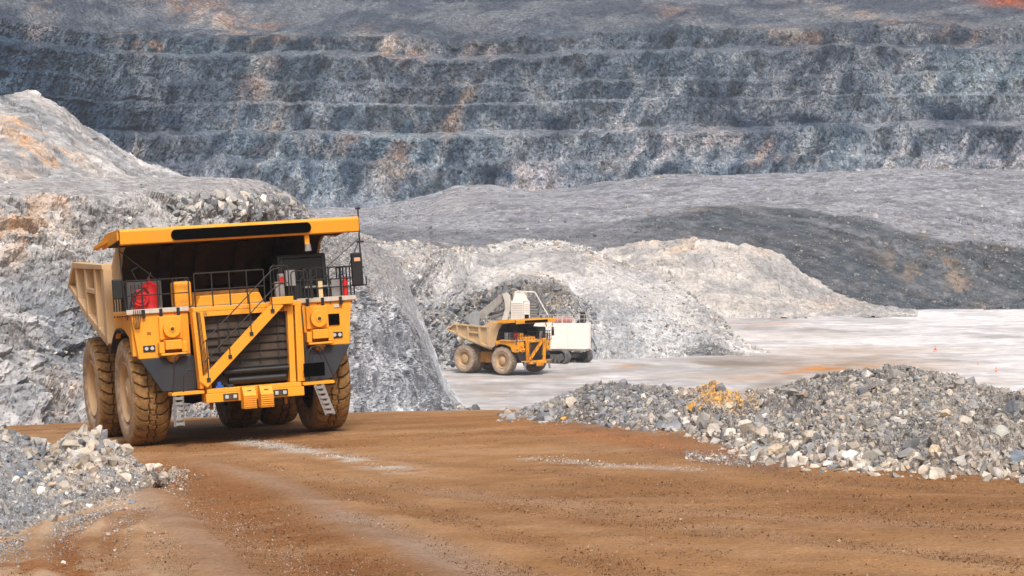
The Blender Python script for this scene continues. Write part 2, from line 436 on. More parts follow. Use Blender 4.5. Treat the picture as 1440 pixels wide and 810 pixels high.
# ---------------------------------------------------------------- waste slope in front of the wall
def build_slope():
    rows = [
        [(380, 330, 700), (1600, 330, 700)],
        [(380, 300, 640), (520, 292, 640), (600, 276, 640), (640, 262, 640), (690, 258, 640), (740, 266, 640), (850, 258, 640), (960, 246, 640), (1100, 240, 640), (1200, 236, 640), (1280, 232, 640), (1440, 233, 640), (1600, 233, 640)],
        [(380, 322, 585), (520, 308, 585), (700, 288, 585), (900, 282, 585), (1100, 272, 585), (1300, 275, 585), (1440, 285, 585), (1600, 290, 585)],
        [(380, 345, 545), (560, 330, 545), (700, 325, 545), (850, 320, 545), (950, 302, 545), (1100, 302, 545), (1230, 310, 545), (1330, 330, 545), (1440, 340, 545), (1600, 350, 545)],
        [(380, 370, 520), (560, 352, 520), (700, 350, 520), (900, 340, 520), (1060, 342, 520), (1200, 355, 515), (1300, 365, 515), (1440, 362, 520), (1600, 365, 520)],
        [(380, 425, 495), (700, 420, 495), (900, 410, 495), (1060, 400, 495), (1200, 410, 492), (1330, 415, 495), (1440, 412, 498), (1600, 412, 498)],
        [(380, 445, 478), (1060, 443, 480), (1250, 441, 480), (1440, 436, 485), (1600, 436, 485)],
        [(380, 465, 460), (1600, 465, 460)],
    ]
    subs = [6, 60, 50, 50, 60, 50, 10]
    G = loft(rows, 400, 1580, 950, subs, [0, 3, 3, 4, 4, 3, 2, 0], 3, 80)
    G = smooth_rows(G, 6)
    s, t = st_of(G)
    px, py = to_px(G[..., 0], G[..., 1], G[..., 2])
    f1, r1, e1 = facet(s / 5, t / 4, 101, .6); f2, r2, e2 = facet(s / 1.9, t / 1.7, 105, .8); f3, r3, _ = facet(s / .9, t / .8, 108, .9)
    rough = sstep(.42, .62, fbm(s / 30, t / 20, 111, 5))
    N = grid_normals(smooth_rows(G, 8)); N = np.where(N[..., 2:3] < 0, -N, N)
    lowr = sstep(285, 320, py)
    disp = (f1 * .9) * rough * lowr + (f2 * .45 + f3 * .3) * (.15 + .6 * rough * lowr) + (fbm(s / 30, t / 30, 113, 3) - .5) * 3 + (fbm(s / 5, t / 5, 115, 4) - .5) * .8
    G2 = G + N * disp[..., None]
    line = np.interp(px, [380, 560, 700, 850, 940, 1050, 1130, 1230, 1330, 1440, 1600], [318, 318, 322, 318, 298, 288, 290, 314, 338, 350, 352]) + (fbm(s / 12, t / 12, 117, 5) - .5) * 12
    band = sstep(-2.5, 3.5, py - line) * (.42 + .58 * sstep(840, 1010, px + (fbm(s / 10, t / 10, 118, 4) - .5) * 120))
    v = fbm(s / 14, t / 8, 121, 5) * .6 + fbm(s / 2.5, t / 3, 122, 4) * .4
    dust = np.array((.35, .36, .40)); dust2 = np.array((.285, .30, .34))
    C = mixc(dust2, dust, sstep(.35, .6, v))
    dark = mixc((.07, .09, .112), (.155, .17, .19), sstep(.35, .7, .5 * v + .5 * fbm(s / 3, t / 5, 123, 5)))
    stk = sstep(.45, .62, fbm_a((s - t * 1.1) / 3.5, t / 26, 127, 5))
    dark = dark * (1 - .38 * stk)[..., None] + np.array((.27, .275, .285)) * (.22 * sstep(.55, .7, fbm_a((s - t * 1.1) / 6, t / 30, 128, 5)))[..., None]
    clump = sstep(.56, .66, fbm(s / 5, t / 4, 129, 5))
    C = C * (1 - .30 * clump)[..., None]
    C = C * (1 - band[..., None] * .92) + dark * band[..., None] * .92
    C *= (1 + (r2 - .5) * .35 * (0.3 + rough) + (r3 - .5) * .2)[..., None]
    top = sstep(60, 0, py - np.interp(px, [520, 690, 960, 1440], [292, 258, 246, 233]))
    C *= (1 - .1 * (1 - top))[..., None]
    w = .75 * blob(px, py, 1335, 378, 52, 13, 48) + .6 * blob(px, py, 1275, 380, 45, 12, 32) + .5 * blob(px, py, 1400, 352, 60, 6) + .4 * blob(px, py, 640, 350, 90, 9) + .5 * blob(px, py, 1000, 300, 40, 5)
    w = np.clip(w, 0, 1) * sstep(.4, .58, fbm(s / 4, t / 6, 125, 5))
    C = C * (1 - w[..., None]) + np.array((.30, .225, .165)) * w[..., None]
    pale = blob(px, py, 640, 285, 60, 18, -20) * .5 + blob(px, py, 1040, 288, 60, 5) * .5
    C = C * (1 - pale[..., None]) + np.array((.40, .39, .40)) * pale[..., None]
    put('waste_slope', G2, C, M_SLOPE)
    SURF['slope'] = G2
build_slope()

# ---------------------------------------------------------------- pale mound
def build_mound():
    rows = [
        [(760, 400, 540), (1300, 440, 540)],
        [(760, 366, 505), (860, 352, 505), (900, 340, 503), (950, 333, 500), (1010, 331, 497), (1060, 343, 494), (1100, 368, 490), (1140, 392, 486), (1200, 420, 483), (1262, 438, 480), (1300, 445, 478)],
        [(760, 400, 480), (900, 385, 480), (1000, 372, 478), (1060, 380, 476), (1120, 408, 474), (1200, 430, 474), (1262, 440, 473), (1300, 446, 470)],
        [(760, 440, 455), (900, 430, 455), (1000, 420, 455), (1060, 425, 458), (1150, 436, 462), (1262, 444, 465), (1300, 447, 462)],
        [(760, 470, 430), (1000, 458, 440), (1150, 448, 452), (1300, 450, 455)],
    ]
    G = loft(rows, 780, 1290, 520, [6, 60, 50, 25], [0, 2.5, 3, 3, 1], 43, 40)
    G = smooth_rows(G, 4)
    s, t = st_of(G); px, py = to_px(G[..., 0], G[..., 1], G[..., 2])
    f1, r1, _ = facet(s / 3, t / 3, 131, .7); f2, r2, _ = facet(s / 1.2, t / 1.2, 132, .9)
    N = grid_normals(smooth_rows(G, 6)); N = np.where(N[..., 2:3] < 0, -N, N)
    G2 = G + N * (f1 * .5 + f2 * .3 + (fbm(s / 12, t / 12, 133, 5) - .5) * 4)[..., None]
    v = fbm(s / 9, t / 7, 135, 5)
    C = mixc((.35, .35, .355), (.53, .50, .475), sstep(.35, .62, v))
    w = np.clip(blob(px, py, 940, 345, 40, 20) + blob(px, py, 1180, 425, 60, 10) + blob(px, py, 1075, 345, 25, 18), 0, 1) * sstep(.42, .6, fbm(s / 4, t / 4, 136, 4)) * .7
    C = C * (1 - w[..., None]) + np.array((.62, .47, .35)) * w[..., None]
    rt = sstep(1080, 1240, px)
    C = C * (1 - .5 * rt[..., None]) + np.array((.33, .33, .34)) * .5 * rt[..., None]
    C *= (1 + (r1 - .5) * .2 + (r2 - .5) * .25)[..., None]
    put('pale_mound', G2, C, M_MUCK)
build_mound()

# ---------------------------------------------------------------- pit floor (one sheet)
FLOORZ = CAMZ - 20.2
def build_floor():
    d = 130 * np.power(900 / 130, np.linspace(0, 1, 330))
    u = np.linspace(-.36, .36, 520)
    D, U = np.meshgrid(d, u, indexing='ij')
    x, y = U * D, D
    z = FLOORZ + (fbm(x / 30, y / 30, 201, 4) - .5) * .8 + (fbm(x / 4, y / 4, 203, 4) - .5) * .15
    px, py = to_px(x, y, z)
    a = fbm_a(x / 30, y / 16, 211, 6); b = fbm_a(x / 14, y / 40, 213, 5)
    C = mixc((.52, .51, .515), (.75, .74, .755), sstep(.38, .6, a * .6 + b * .4))
    C = C * (1 - (.10 * sstep(470, 600, py))[..., None])
    ruts = sstep(.50, .62, fbm_a(px / 150, py / 2.6 + (px - 900) / 140 + (fbm(x / 25, y / 25, 221, 3) - .5) * 6, 219, 4))
    C *= (1 - .22 * ruts)[..., None]
    wh = sstep(1050, 1250, px) * sstep(.5, .6, fbm_a(px / 90, py / 4.5 - (px - 900) / 110, 223, 4)) * sstep(600, 520, py)
    C = C * (1 - .6 * wh[..., None]) + np.array((.78, .77, .78)) * .6 * wh[..., None]
    C *= (1 + (fbm(x / 1.5, y / 3, 225, 4) - .5) * .35)[..., None]
    tn = np.clip(.75 * blob(px, py, 1010, 528, 200, 18, -3) + .7 * blob(px, py, 1300, 520, 160, 14, 6) + .6 * blob(px, py, 1220, 492, 150, 9) + .55 * blob(px, py, 700, 560, 60, 14, 35) + .4 * blob(px, py, 1120, 470, 120, 8), 0, 1)
    tn = tn * sstep(.3, .55, fbm_a(x / 20, y / 9, 215, 5))
    C = C * (1 - tn[..., None]) + np.array((.46, .36, .28)) * tn[..., None]
    dk = np.clip(.8 * blob(px, py, 960, 512, 150, 7, -1) + .8 * blob(px, py, 1120, 532, 110, 7, -14) + .5 * blob(px, py, 800, 530, 90, 5, -6) + .5 * blob(px, py, 1060, 512, 90, 5) + .5*blob(px, py, 690, 545, 60, 8), 0, 1) * sstep(.3, .5, fbm_a(x / 12, y / 20, 216, 4))
    C = C * (1 - dk[..., None]) + np.array((.27, .225, .185)) * dk[..., None]
    og = np.clip(1.2 * blob(px, py, 1195, 517, 62, 3.6) + .7 * blob(px, py, 1120, 523, 70, 2.5, -8) + .6 * blob(px, py, 880, 516, 14, 2.5) + .5 * blob(px, py, 1000, 458, 40, 3) + .4 * blob(px, py, 1075, 455, 60, 2.5), 0, 1) * sstep(.3, .5, fbm_a(x / 5, y / 9, 217, 4))
    C = C * (1 - og[..., None]) + np.array((.56, .24, .06)) * og[..., None]
    put('pit_floor', np.stack([x, y, z], -1), C, M_FLOOR, smooth=True)
build_floor()

# ---------------------------------------------------------------- muck pile behind the excavator
def build_muck():
    X = [480, 560, 620, 660, 700, 735, 770, 800, 840, 880, 925, 965, 996, 1025, 1055, 1085]
    ridge = [330, 340, 350, 350, 348, 342, 343, 347, 356, 368, 386, 408, 432, 462, 488, 500]
    rd = [330, 345, 365, 372, 378, 382, 384, 384, 382, 380, 376, 370, 362, 352, 345, 340]
    m1 = [352, 372, 392, 398, 392, 384, 382, 390, 402, 412, 425, 440, 456, 476, 492, 502]
    d1 = [310, 320, 342, 350, 356, 358, 360, 360, 358, 356, 354, 350, 346, 342, 338, 336]
    m2 = [375, 405, 440, 412, 400, 392, 388, 398, 430, 446, 456, 466, 474, 486, 496, 504]   # lip of the dug face
    d2 = [290, 304, 330, 346, 350, 353, 354, 352, 342, 340, 340, 338, 336, 335, 334, 334]
    m3 = [440, 470, 490, 482, 474, 466, 462, 468, 476, 482, 486, 490, 492, 496, 502, 506]
    d3 = [275, 290, 318, 332, 336, 338, 338, 336, 328, 328, 328, 329, 330, 331, 332, 333]
    m4 = [532, 526, 519, 517, 518, 517, 516, 515, 513, 511, 508, 505, 502, 502, 505, 508]
    d4 = [262, 284, 309, 316, 314, 314, 314, 314, 316, 318, 322, 326, 329, 330, 331, 332]
    z = lambda a, b: list(zip(X, a, b))
    rows = [z([r + 22 for r in ridge], [r + 40 for r in rd]), z(ridge, rd), z(m1, d1), z(m2, d2), z(m3, d3), z(m4, d4), z([x + 26 for x in m4], [x - 5 for x in d4])]
    G = loft(rows, 490, 1080, 760, [8, 50, 30, 75, 50, 8], [0, 3, 3, 3, 3, 1.5, 0], 301, 36)
    G = smooth_rows(G, 2)
    s, t = st_of(G); px, py = to_px(G[..., 0], G[..., 1], G[..., 2])
    f0, r0, _ = facet(s / 6, t / 5, 310, .7); f1, r1, _ = facet(s / 2.4, t / 2.2, 311, .8); f2, r2, _ = facet(s / 1.1, t / 1.0, 312, .9); f3, r3, _ = facet(s / .55, t / .5, 313, 1)
    N = grid_normals(smooth_rows(G, 6)); N = np.where(N[..., 2:3] < 0, -N, N)
    cut = np.clip(sstep(0, 14, py - np.interp(px, X, m2)) * sstep(585, 610, px) * sstep(835, 780, px), 0, 1)
    lower = sstep(0, 40, py - np.interp(px, X, m1))
    rg = .35 + .65 * lower
    G2 = G + N * ((f0 * 1.2 * cut + f1 * .4 + f2 * .3 + f3 * .22) * (rg + cut * .6) + (fbm(s / 12, t / 12, 314, 4) - .5) * 4.0)[..., None]
    v = fbm(s / 7, t / 7, 315, 6)
    C = mixc((.37, .37, .38), (.56, .55, .545), sstep(.36, .62, v))
    lc = mixc((.33, .35, .38), (.53, .545, .57), sstep(.34, .64, fbm(s / 9, t / 9, 317, 5)))
    C = C * (1 - lower[..., None]) + lc * lower[..., None]
    cc = mixc((.10, .108, .115), (.34, .30, .25), sstep(.38, .62, fbm_a((s + t * .4) / 3, t / 6, 319, 6)))
    lowcut = sstep(430, 470, py)
    cc = cc * (1 - lowcut[..., None]) + mixc((.22, .25, .29), (.46, .49, .54), sstep(.4, .6, v)) * lowcut[..., None]
    C = C * (1 - .9 * cut[..., None]) + cc * .9 * cut[..., None]
    w = np.clip(.7 * blob(px, py, 740, 382, 40, 6) + .5 * blob(px, py, 560, 370, 60, 12) + .5 * blob(px, py, 850, 365, 50, 8), 0, 1) * sstep(.4, .6, fbm(s / 4, t / 4, 320, 4))
    C = C * (1 - w[..., None]) + np.array((.50, .38, .28)) * w[..., None]
    C *= (1 + (r1 - .5) * .2 + (r2 - .5) * .28 + (r3 - .5) * .25)[..., None]
    put('muck_slope', G2, C, M_MUCK)
    SURF['muck'] = G2
build_muck()

# ---------------------------------------------------------------- near left cliff and the hill on its bench
def build_cliff():
    X = [-200, -60, 0, 80, 160, 250, 320, 370, 410, 440, 480, 520, 560, 596, 622, 655, 690]
    def rr(ys, ds): return list(zip(X, ys, ds))
    back = rr([250, 250, 250, 250, 250, 252, 256, 262, 285, 308, 328, 338, 362, 452, 526, 577, 598], [165, 168, 170, 172, 176, 180, 186, 192, 198, 206, 228, 262, 290, 268, 256, 250, 242])
    bench_in = rr([262, 262, 262, 256, 251, 248, 249, 252, 275, 302, 332, 354, 386, 464, 532, 578, 598], [138, 140, 142, 146, 152, 158, 164, 172, 182, 192, 210, 236, 256, 250, 247, 246, 238])
    edge = rr([300, 292, 286, 280, 276, 272, 274, 276, 292, 322, 378, 402, 426, 484, 542, 579, 597], [112, 114, 116, 120, 124, 130, 137, 146, 158, 170, 182, 197, 213, 226, 236, 240, 235])
    mid1 = rr([385, 380, 378, 374, 370, 368, 366, 368, 374, 388, 418, 440, 464, 508, 555, 582, 597], [104, 106, 108, 111, 115, 121, 128, 137, 147, 158, 172, 189, 206, 220, 232, 238, 234])
    mid2 = rr([430, 428, 425, 420, 420, 418, 415, 415, 420, 430, 452, 470, 494, 530, 566, 585, 597], [100, 102, 104, 107, 111, 117, 124, 133, 142, 152, 167, 184, 202, 216, 229, 236, 233])
    low = rr([560, 556, 552, 548, 545, 542, 540, 538, 538, 538, 540, 542, 550, 564, 582, 590, 598], [95, 97, 99, 102, 106, 111, 118, 127, 136, 146, 162, 180, 197, 210, 222, 230, 230])
    foot = rr([640, 636, 632, 630, 626, 622, 618, 614, 612, 610, 604, 602, 601, 600, 598, 596, 599], [90, 92, 94, 97, 101, 106, 113, 122, 131, 140, 155, 173, 190, 202, 213, 223, 228])
    foot2 = [(x, y + 60, d - 6) for x, y, d in foot]
    rows = [back, bench_in, edge, mid1, mid2, low, foot, foot2]
    G = loft(rows, -190, 688, 1040, [60, 90, 80, 50, 110, 60, 10], [2, 2, 4, 6, 6, 5, 2, 0], 401, 60)
    G = smooth_rows(G, 3)
    s, t = st_of(G); px, py = to_px(G[..., 0], G[..., 1], G[..., 2])
    ed = np.interp(px, X, [e[1] for e in edge])
    face = sstep(-4, 10, py - ed)
    lean = s - t * .55
    warp = (fbm(s / 5, t / 5, 403, 4) - .5) * 4
    f0, r0, _ = facet((lean + warp) / 7, t / 4.5, 410, .6); f1, r1, _ = facet((lean + warp) / 2.6, t / 2.2, 411, .8); f2, r2, _ = facet(lean / 1.0, t / .9, 412, .9); f3, r3, _ = facet(lean / .42, t / .36, 413, 1)
    N = grid_normals(smooth_rows(G, 10)); N = np.where(N[..., 1:2] > 0.35, -N, N)
    N = np.where((N[..., 2:3] < -.1), -N, N)
    far = sstep(440, 530, px)
    chunk = sstep(.38, .56, fbm(s / 12, t / 6, 420, 5)) * (1 - far) + far * .8
    tip = sstep(692, 655, px)
    disp = ((f0 * .5 + f1 * .36 * (.3 + chunk) + f2 * .22 * (.3 + chunk) + f3 * .13) * (.15 + .85 * face) * (1 - .45 * far) + (fbm(s / 10, t / 7, 414, 4) - .5) * 2.0 * (.2 + .8 * face)) * (.15 + .85 * tip) + (fbm(s / 2, t / 2, 415, 4) - .5) * .3
    # a mid ledge of slumped debris
    G2 = G + N * disp[..., None]
    v = fbm((lean) / 6, t / 5, 421, 6); v2 = fbm_a(lean / 2.2, t / 9, 423, 6)
    C = mixc((.24, .26, .29), (.48, .475, .48), sstep(.34, .66, v * .5 + v2 * .5 + (r1 - .5) * .12))
    # upper part is paler, lower left bluish
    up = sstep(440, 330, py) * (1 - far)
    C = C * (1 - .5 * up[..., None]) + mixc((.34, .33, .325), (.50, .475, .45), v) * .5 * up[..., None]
    w = np.clip(.8 * blob(px, py, 20, 300, 60, 40, 30) + .8 * blob(px, py, 340, 265, 60, 25, 20) + .5 * blob(px, py, 120, 290, 60, 14) + .45 * blob(px, py, 30, 340, 60, 30) + .5 * blob(px, py, 520, 380, 40, 30, 50) + .55 * blob(px, py, 290, 580, 60, 25, 30) + .45 * blob(px, py, 60, 560, 60, 30) + .4 * blob(px, py, 420, 290, 20, 20) + .4 * blob(px, py, 500, 470, 14, 30), 0, 1)
    w = np.clip(w + .35 * far * (1 - face), 0, 1)
    w = w * sstep(.44, .60, fbm(s / 2.5, t / 2.5, 425, 5))
    C = C * (1 - .8 * w[..., None]) + mixc((.58, .42, .30), (.55, .30, .13), sstep(.5, .68, fbm(s / 1.2, t / 1.2, 427, 4))) * .8 * w[..., None]
    bench = (1 - face)
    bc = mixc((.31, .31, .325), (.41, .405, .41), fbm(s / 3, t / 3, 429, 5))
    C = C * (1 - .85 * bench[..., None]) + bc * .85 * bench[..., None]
    wl = far * sstep(380, 480, py)
    C = C * (1 - .8 * wl[..., None]) + mixc((.40, .43, .475), (.60, .62, .66), sstep(.34, .60, v2 * .7 + v * .3)) * .8 * wl[..., None]
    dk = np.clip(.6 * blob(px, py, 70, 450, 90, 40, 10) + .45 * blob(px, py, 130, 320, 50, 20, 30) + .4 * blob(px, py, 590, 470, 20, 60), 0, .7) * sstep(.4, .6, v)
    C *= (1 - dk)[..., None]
    C *= (1 + ((r1 - .5) * .2 + (r2 - .5) * .28 + (r3 - .5) * .28) * (1 - .4 * far))[..., None]
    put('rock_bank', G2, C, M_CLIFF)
    SURF['cliff'] = G2
    # hill above the bench
    hx = [-200, -40, 0, 45, 70, 110, 150, 200, 240, 300, 360]
    hy = [118, 124, 130, 128, 142, 172, 200, 232, 246, 256, 262]
    hd = [182, 184, 186, 188, 188, 188, 186, 184, 182, 180, 178]
    rows = [[(x, y + 60, d + 40) for x, y, d in zip(hx, hy, hd)], [(x, y, d) for x, y, d in zip(hx, hy, hd)],
            [(-200, 250, 150), (0, 250, 154), (100, 248, 160), (200, 250, 166), (300, 258, 172), (360, 264, 176)],
            [(-200, 292, 150), (0, 290, 154), (100, 282, 160), (200, 280, 166), (300, 282, 172), (360, 285, 176)]]
    G = loft(rows, -190, 350, 560, [20, 150, 20], [2, 3, 2, 1], 451, 50)
    G = smooth_rows(G, 4)
    s, t = st_of(G); px, py = to_px(G[..., 0], G[..., 1], G[..., 2])
    lean = s - t * .6
    f0, r0, _ = facet(lean / 5, t / 9, 460, .5); f1, r1, _ = facet(lean / 1.8, t / 2.4, 461, .7); f2, r2, _ = facet(lean / .7, t / .8, 462, .9)
    N = grid_normals(smooth_rows(G, 10)); N = np.where(N[..., 2:3] < 0, -N, N)
    G2 = G + N * (f0 * .35 + f1 * .2 + f2 * .12 + (fbm(s / 8, t / 8, 463, 5) - .5) * 1.6)[..., None]
    v = fbm(lean / 4, t / 10, 465, 6)
    C = mixc((.31, .32, .34), (.48, .47, .47), sstep(.35, .65, v))
    w = np.clip(.9 * blob(px, py, 40, 205, 70, 38, 35) + .6 * blob(px, py, 20, 170, 50, 12, 30) + .6 * blob(px, py, 90, 210, 30, 14, 40), 0, 1) * sstep(.36, .56, fbm(lean / 2, t / 6, 467, 5))
    C = C * (1 - .85 * w[..., None]) + mixc((.60, .46, .35), (.60, .36, .19), sstep(.45, .65, fbm(s, t, 468, 4))) * .85 * w[..., None]
    C *= (1 + (r1 - .5) * .3 + (r2 - .5) * .3)[..., None]
    put('upper_hill', G2, C, M_CLIFF)
build_cliff()

# ---------------------------------------------------------------- haul road
def road_z(x, y):
    x = np.asarray(x, float); y = np.asarray(y, float)
    z = -4.33 + .0582 * np.clip(x, -60, 16) - .0325 * y
    y0 = np.interp(x, [-60, -15, -5, 0, 1.8, 4.8, 5.7, 6.7, 10.1, 16, 24], [100, 91, 86, 81, 77, 69, 61, 56, 51, 36, 15])
    k = np.interp(x, [-5, 1, 4], [1, .8, .4])
    e = np.clip((y - y0) * k, 0, 200)
    z = z - .010 * np.minimum(e, 14) ** 2 - .28 * np.clip(e - 14, 0, 200)
    return CAMZ + np.maximum(z, -22.5)
def RP(px, py):
    """point of the road plane under a photograph pixel"""
    r = (P(px, py, 1.0) - np.array((0, 0, CAMZ)))
    d = -4.33 / (r[..., 2] - .0582 * r[..., 0] + .0325)
    return r * np.asarray(d)[..., None] + np.array((0, 0, CAMZ)) if np.ndim(d) else r * d + np.array((0, 0, CAMZ))
def rl(*pts): return [tuple(RP(a, b)[:2]) for a, b in pts]

TR_A = rl((215, 660), (300, 690), (420, 760), (520, 830))         # tracks swinging down to the right
TR_B = rl((300, 640), (520, 680), (900, 740), (1460, 790))
TR_C = rl((480, 725), (600, 765), (760, 830))
TR_E = rl((170, 715), (110, 730), (88, 760), (120, 830))
TR_F = rl((210, 712), (160, 745), (150, 790), (190, 840))
TR_G = rl((340, 620), (450, 638), (572, 664))
TR_H = rl((740, 645), (850, 655), (1000, 662))
TR_I = rl((600, 690), (1000, 722), (1460, 745))
TR_J = rl((800, 600), (900, 620), (1060, 645), (1100, 655))
TR_K = rl((230, 650), (330, 740), (420, 830))

TR_L = rl((470, 640), (760, 662), (1060, 690), (1460, 712)); TR_M = rl((420, 668), (700, 700), (1000, 742), (1460, 800)); TR_N = rl((330, 650), (520, 700), (760, 762), (960, 830)); TR_O = rl((850, 612), (980, 640), (1140, 672), (1460, 700))
def build_road():
    d = 9 * np.power(185 / 9, np.linspace(0, 1, 620))
    u = np.concatenate([np.linspace(-.75, -.27, 60)[:-1], np.linspace(-.27, .27, 760), np.linspace(.27, .75, 60)[1:]])
    D, U = np.meshgrid(d, u, indexing='ij')
    x, y = U * D, D
    z = road_z(x, y)
    dA, dB, dC, dE, dF, dG, dH, dI, dJ, dK = [pdist(x, y, q) for q in (TR_A, TR_B, TR_C, TR_E, TR_F, TR_G, TR_H, TR_I, TR_J, TR_K)]
    w = (fbm(x / 3, y / 3, 501, 4) - .5) * .7
    n1 = fbm(x / 7, y / 7, 503, 5); n2 = fbm(x / .8, y / .8, 505, 5); n3 = fbm(x / 2.2, y / 2.2, 507, 4)
    lane = fbm_a((x * .45 + y * .9) / 1.1 + w, (x * .9 - y * .45) / 26, 509, 4)        # long faint wheel streaks
    px, py = to_px(x, y, z)
    z = z + (n1 - .5) * .06 + (n2 - .5) * .035 * (.3 + n3) + (lane - .5) * .02
    for dd, wd, dp in ((dA, .9, .05), (dC, .5, .03), (dE, .35, .05), (dF, .3, .04), (dK, .6, .04)):
        z = z - dp * np.exp(-(dd / wd) ** 2) + dp * .8 * np.exp(-((dd - wd * 1.6) / (wd * .5)) ** 2)
    for q_ in (TR_L, TR_M, TR_N, TR_O, TR_B, TR_I):
        dd = pdist(x, y, q_)
        z = z - .022 * np.exp(-(dd / .45) ** 2) + .012 * np.exp(-((dd - .7) / .2) ** 2)
    lug = .5 + .5 * np.sin(y * 2 * PI / .42 + 1.2 * np.sin(x * 2))
    z = z + .012 * lug * (np.exp(-(dE / .5) ** 2) + np.exp(-(dF / .5) ** 2) + .8 * np.exp(-(dK / .7) ** 2))
    f, r, e = facet(x / .22, y / .22, 511, 1)
    clod = sstep(.52, .66, fbm(x / 2.5, y / 2.5, 513, 4))
    z = z + clod * f * .016
    base = mixc((.305, .155, .062), (.40, .225, .105), sstep(.35, .65, n1 * .5 + n3 * .5))
    dry = np.array((.44, .29, .18))
    C = base
    def lay(C, m, c): m = np.clip(m, 0, 1)[..., None]; return C * (1 - m) + np.asarray(c) * m
    C = lay(C, sstep(.52, .68, lane) * .30, dry)
    C = lay(C, sstep(.50, .36, lane) * .28, (.25, .125, .055))
    left = sstep(330, 210, px) * sstep(650, 720, py)
    left = np.maximum(left, sstep(520, 300, px + (py - 760) * .0) * sstep(700, 800, py) * .6)
    C = lay(C, left * .85 * sstep(.2, .5, n1 + .1), (.54, .39, .26))
    C = lay(C, np.exp(-((dA + w * .6) / 1.1) ** 2) * .85 * sstep(.35, .6, n2 + .08), (.23, .09, .028))
    C = lay(C, np.exp(-((dA - 1.6 + w) / .45) ** 2) * .45, (.36, .28, .23))
    C = lay(C, np.exp(-((dK - 0.2 + w) / .7) ** 2) * .5 * n3 * 1.4, (.30, .14, .055))
    C = lay(C, np.exp(-((dE + w * .2) / .28) ** 2) * .9 * sstep(.3, .55, n2), (.25, .10, .032)); C = lay(C, np.exp(-((dF + w * .2) / .2) ** 2) * .7 * sstep(.3, .55, n2), (.28, .13, .05)); C = lay(C, np.exp(-((dE - .8) / .15) ** 2) * .5 * sstep(.3, .55, n2), (.30, .14, .055))
    C = lay(C, .8 * np.clip(blob(px, py, 120, 800, 130, 9, 4) + blob(px, py, 30, 795, 60, 8), 0, 1) * sstep(.4, .6, n2), (.27, .11, .035))
    C = lay(C, np.exp(-((dC + w * .3) / .5) ** 2) * .5, (.37, .29, .23))
    for q_, am, cc in ((TR_L, .35, (.23, .12, .058)), (TR_M, .30, (.42, .29, .19)), (TR_N, .38, (.23, .115, .052)), (TR_O, .4, (.20, .105, .055))):
        dd = pdist(x, y, q_) + w * .25
        C = lay(C, am * (np.exp(-(dd / .5) ** 2) + .5 * np.exp(-((dd - 1.7) / .3) ** 2)) * (.5 + n3), cc)
    C = lay(C, np.exp(-((dB + w) / .35) ** 2) * .18, (.25, .13, .06))
    C = lay(C, np.exp(-((dI + w * .6) / .5) ** 2) * .28, (.48, .34, .24))
    C = lay(C, np.exp(-((dG + w * .25) / .5) ** 2) * .85 * sstep(.35, .55, n2), (.50, .46, .41))
    C = lay(C, np.exp(-((dH + w * .25) / .35) ** 2) * .6 * sstep(.35, .55, n2), (.48, .42, .37))
    C = lay(C, np.exp(-((dJ + w * .6) / 1.2) ** 2) * .7, (.22, .125, .085))
    C = lay(C, .6 * blob(px, py, 870, 617, 150, 8, 7), (.45, .19, .06))
    C = lay(C, .55 * blob(px, py, 330, 690, 40, 18, 40) + .5 * blob(px, py, 230, 650, 25, 12), (.30, .13, .05))
    C = lay(C, np.clip(.6 * blob(px, py, 1330, 735, 260, 10, 4) + .4 * blob(px, py, 1240, 675, 200, 5, 4), 0, 1) * n3 * 1.3, (.28, .14, .065))
    rut = sstep(.60, .72, fbm_a(px / 420, py / 9 - px / 330, 521, 3))
    C = lay(C, rut * .16, (.26, .14, .07))
    damp = np.clip(.55 * sstep(.50, .62, fbm_a(px / 500 + .3, py / 24 - px / 500, 523, 3)) * sstep(640, 700, py + .0 * px), 0, 1)
    C = lay(C, damp * .5, (.20, .095, .042))
    C = C * (1 + (n2 - .5) * .25)[..., None]
    put('haul_road', np.stack([x, y, z], -1), C, M_ROAD, smooth=True)
build_road()
# ================================================================== RUBBLE AND STONES
rng = np.random.default_rng(5)

def base_rocks(n, pts=13, seed=3):
    import bmesh
    out = []
    r = random.Random(seed)
    for k in range(n):
        bm = bmesh.new()
        sx, sy, sz = r.uniform(.75, 1.25), r.uniform(.7, 1.0), r.uniform(.5, .85)
        for i in range(pts):
            v = Vector((r.gauss(0, 1), r.gauss(0, 1), r.gauss(0, 1))).normalized() * r.uniform(.42, .55)
            bm.verts.new((v.x * sx, v.y * sy, v.z * sz))
        res = bmesh.ops.convex_hull(bm, input=bm.verts)
        for v in [v for v in bm.verts if not v.link_faces]: bm.verts.remove(v)
        bmesh.ops.triangulate(bm, faces=bm.faces)
        bm.verts.index_update()
        V = np.array([v.co[:] for v in bm.verts]); F = np.array([[v.index for v in f.verts] for f in bm.faces])
        out.append((V, F)); bm.free()
    return out
ROCKS = base_rocks(18)
ROCKS_S = base_rocks(8, 8, 9)

def rot_mats(n):
    q = rng.normal(size=(n, 4)); q /= np.linalg.norm(q, axis=1, keepdims=True)
    w, x, y, z = q.T
    return np.stack([1 - 2 * (y * y + z * z), 2 * (x * y - z * w), 2 * (x * z + y * w), 2 * (x * y + z * w), 1 - 2 * (x * x + z * z), 2 * (y * z - x * w),
                     2 * (x * z - y * w), 2 * (y * z + x * w), 1 - 2 * (x * x + y * y)], -1).reshape(n, 3, 3)

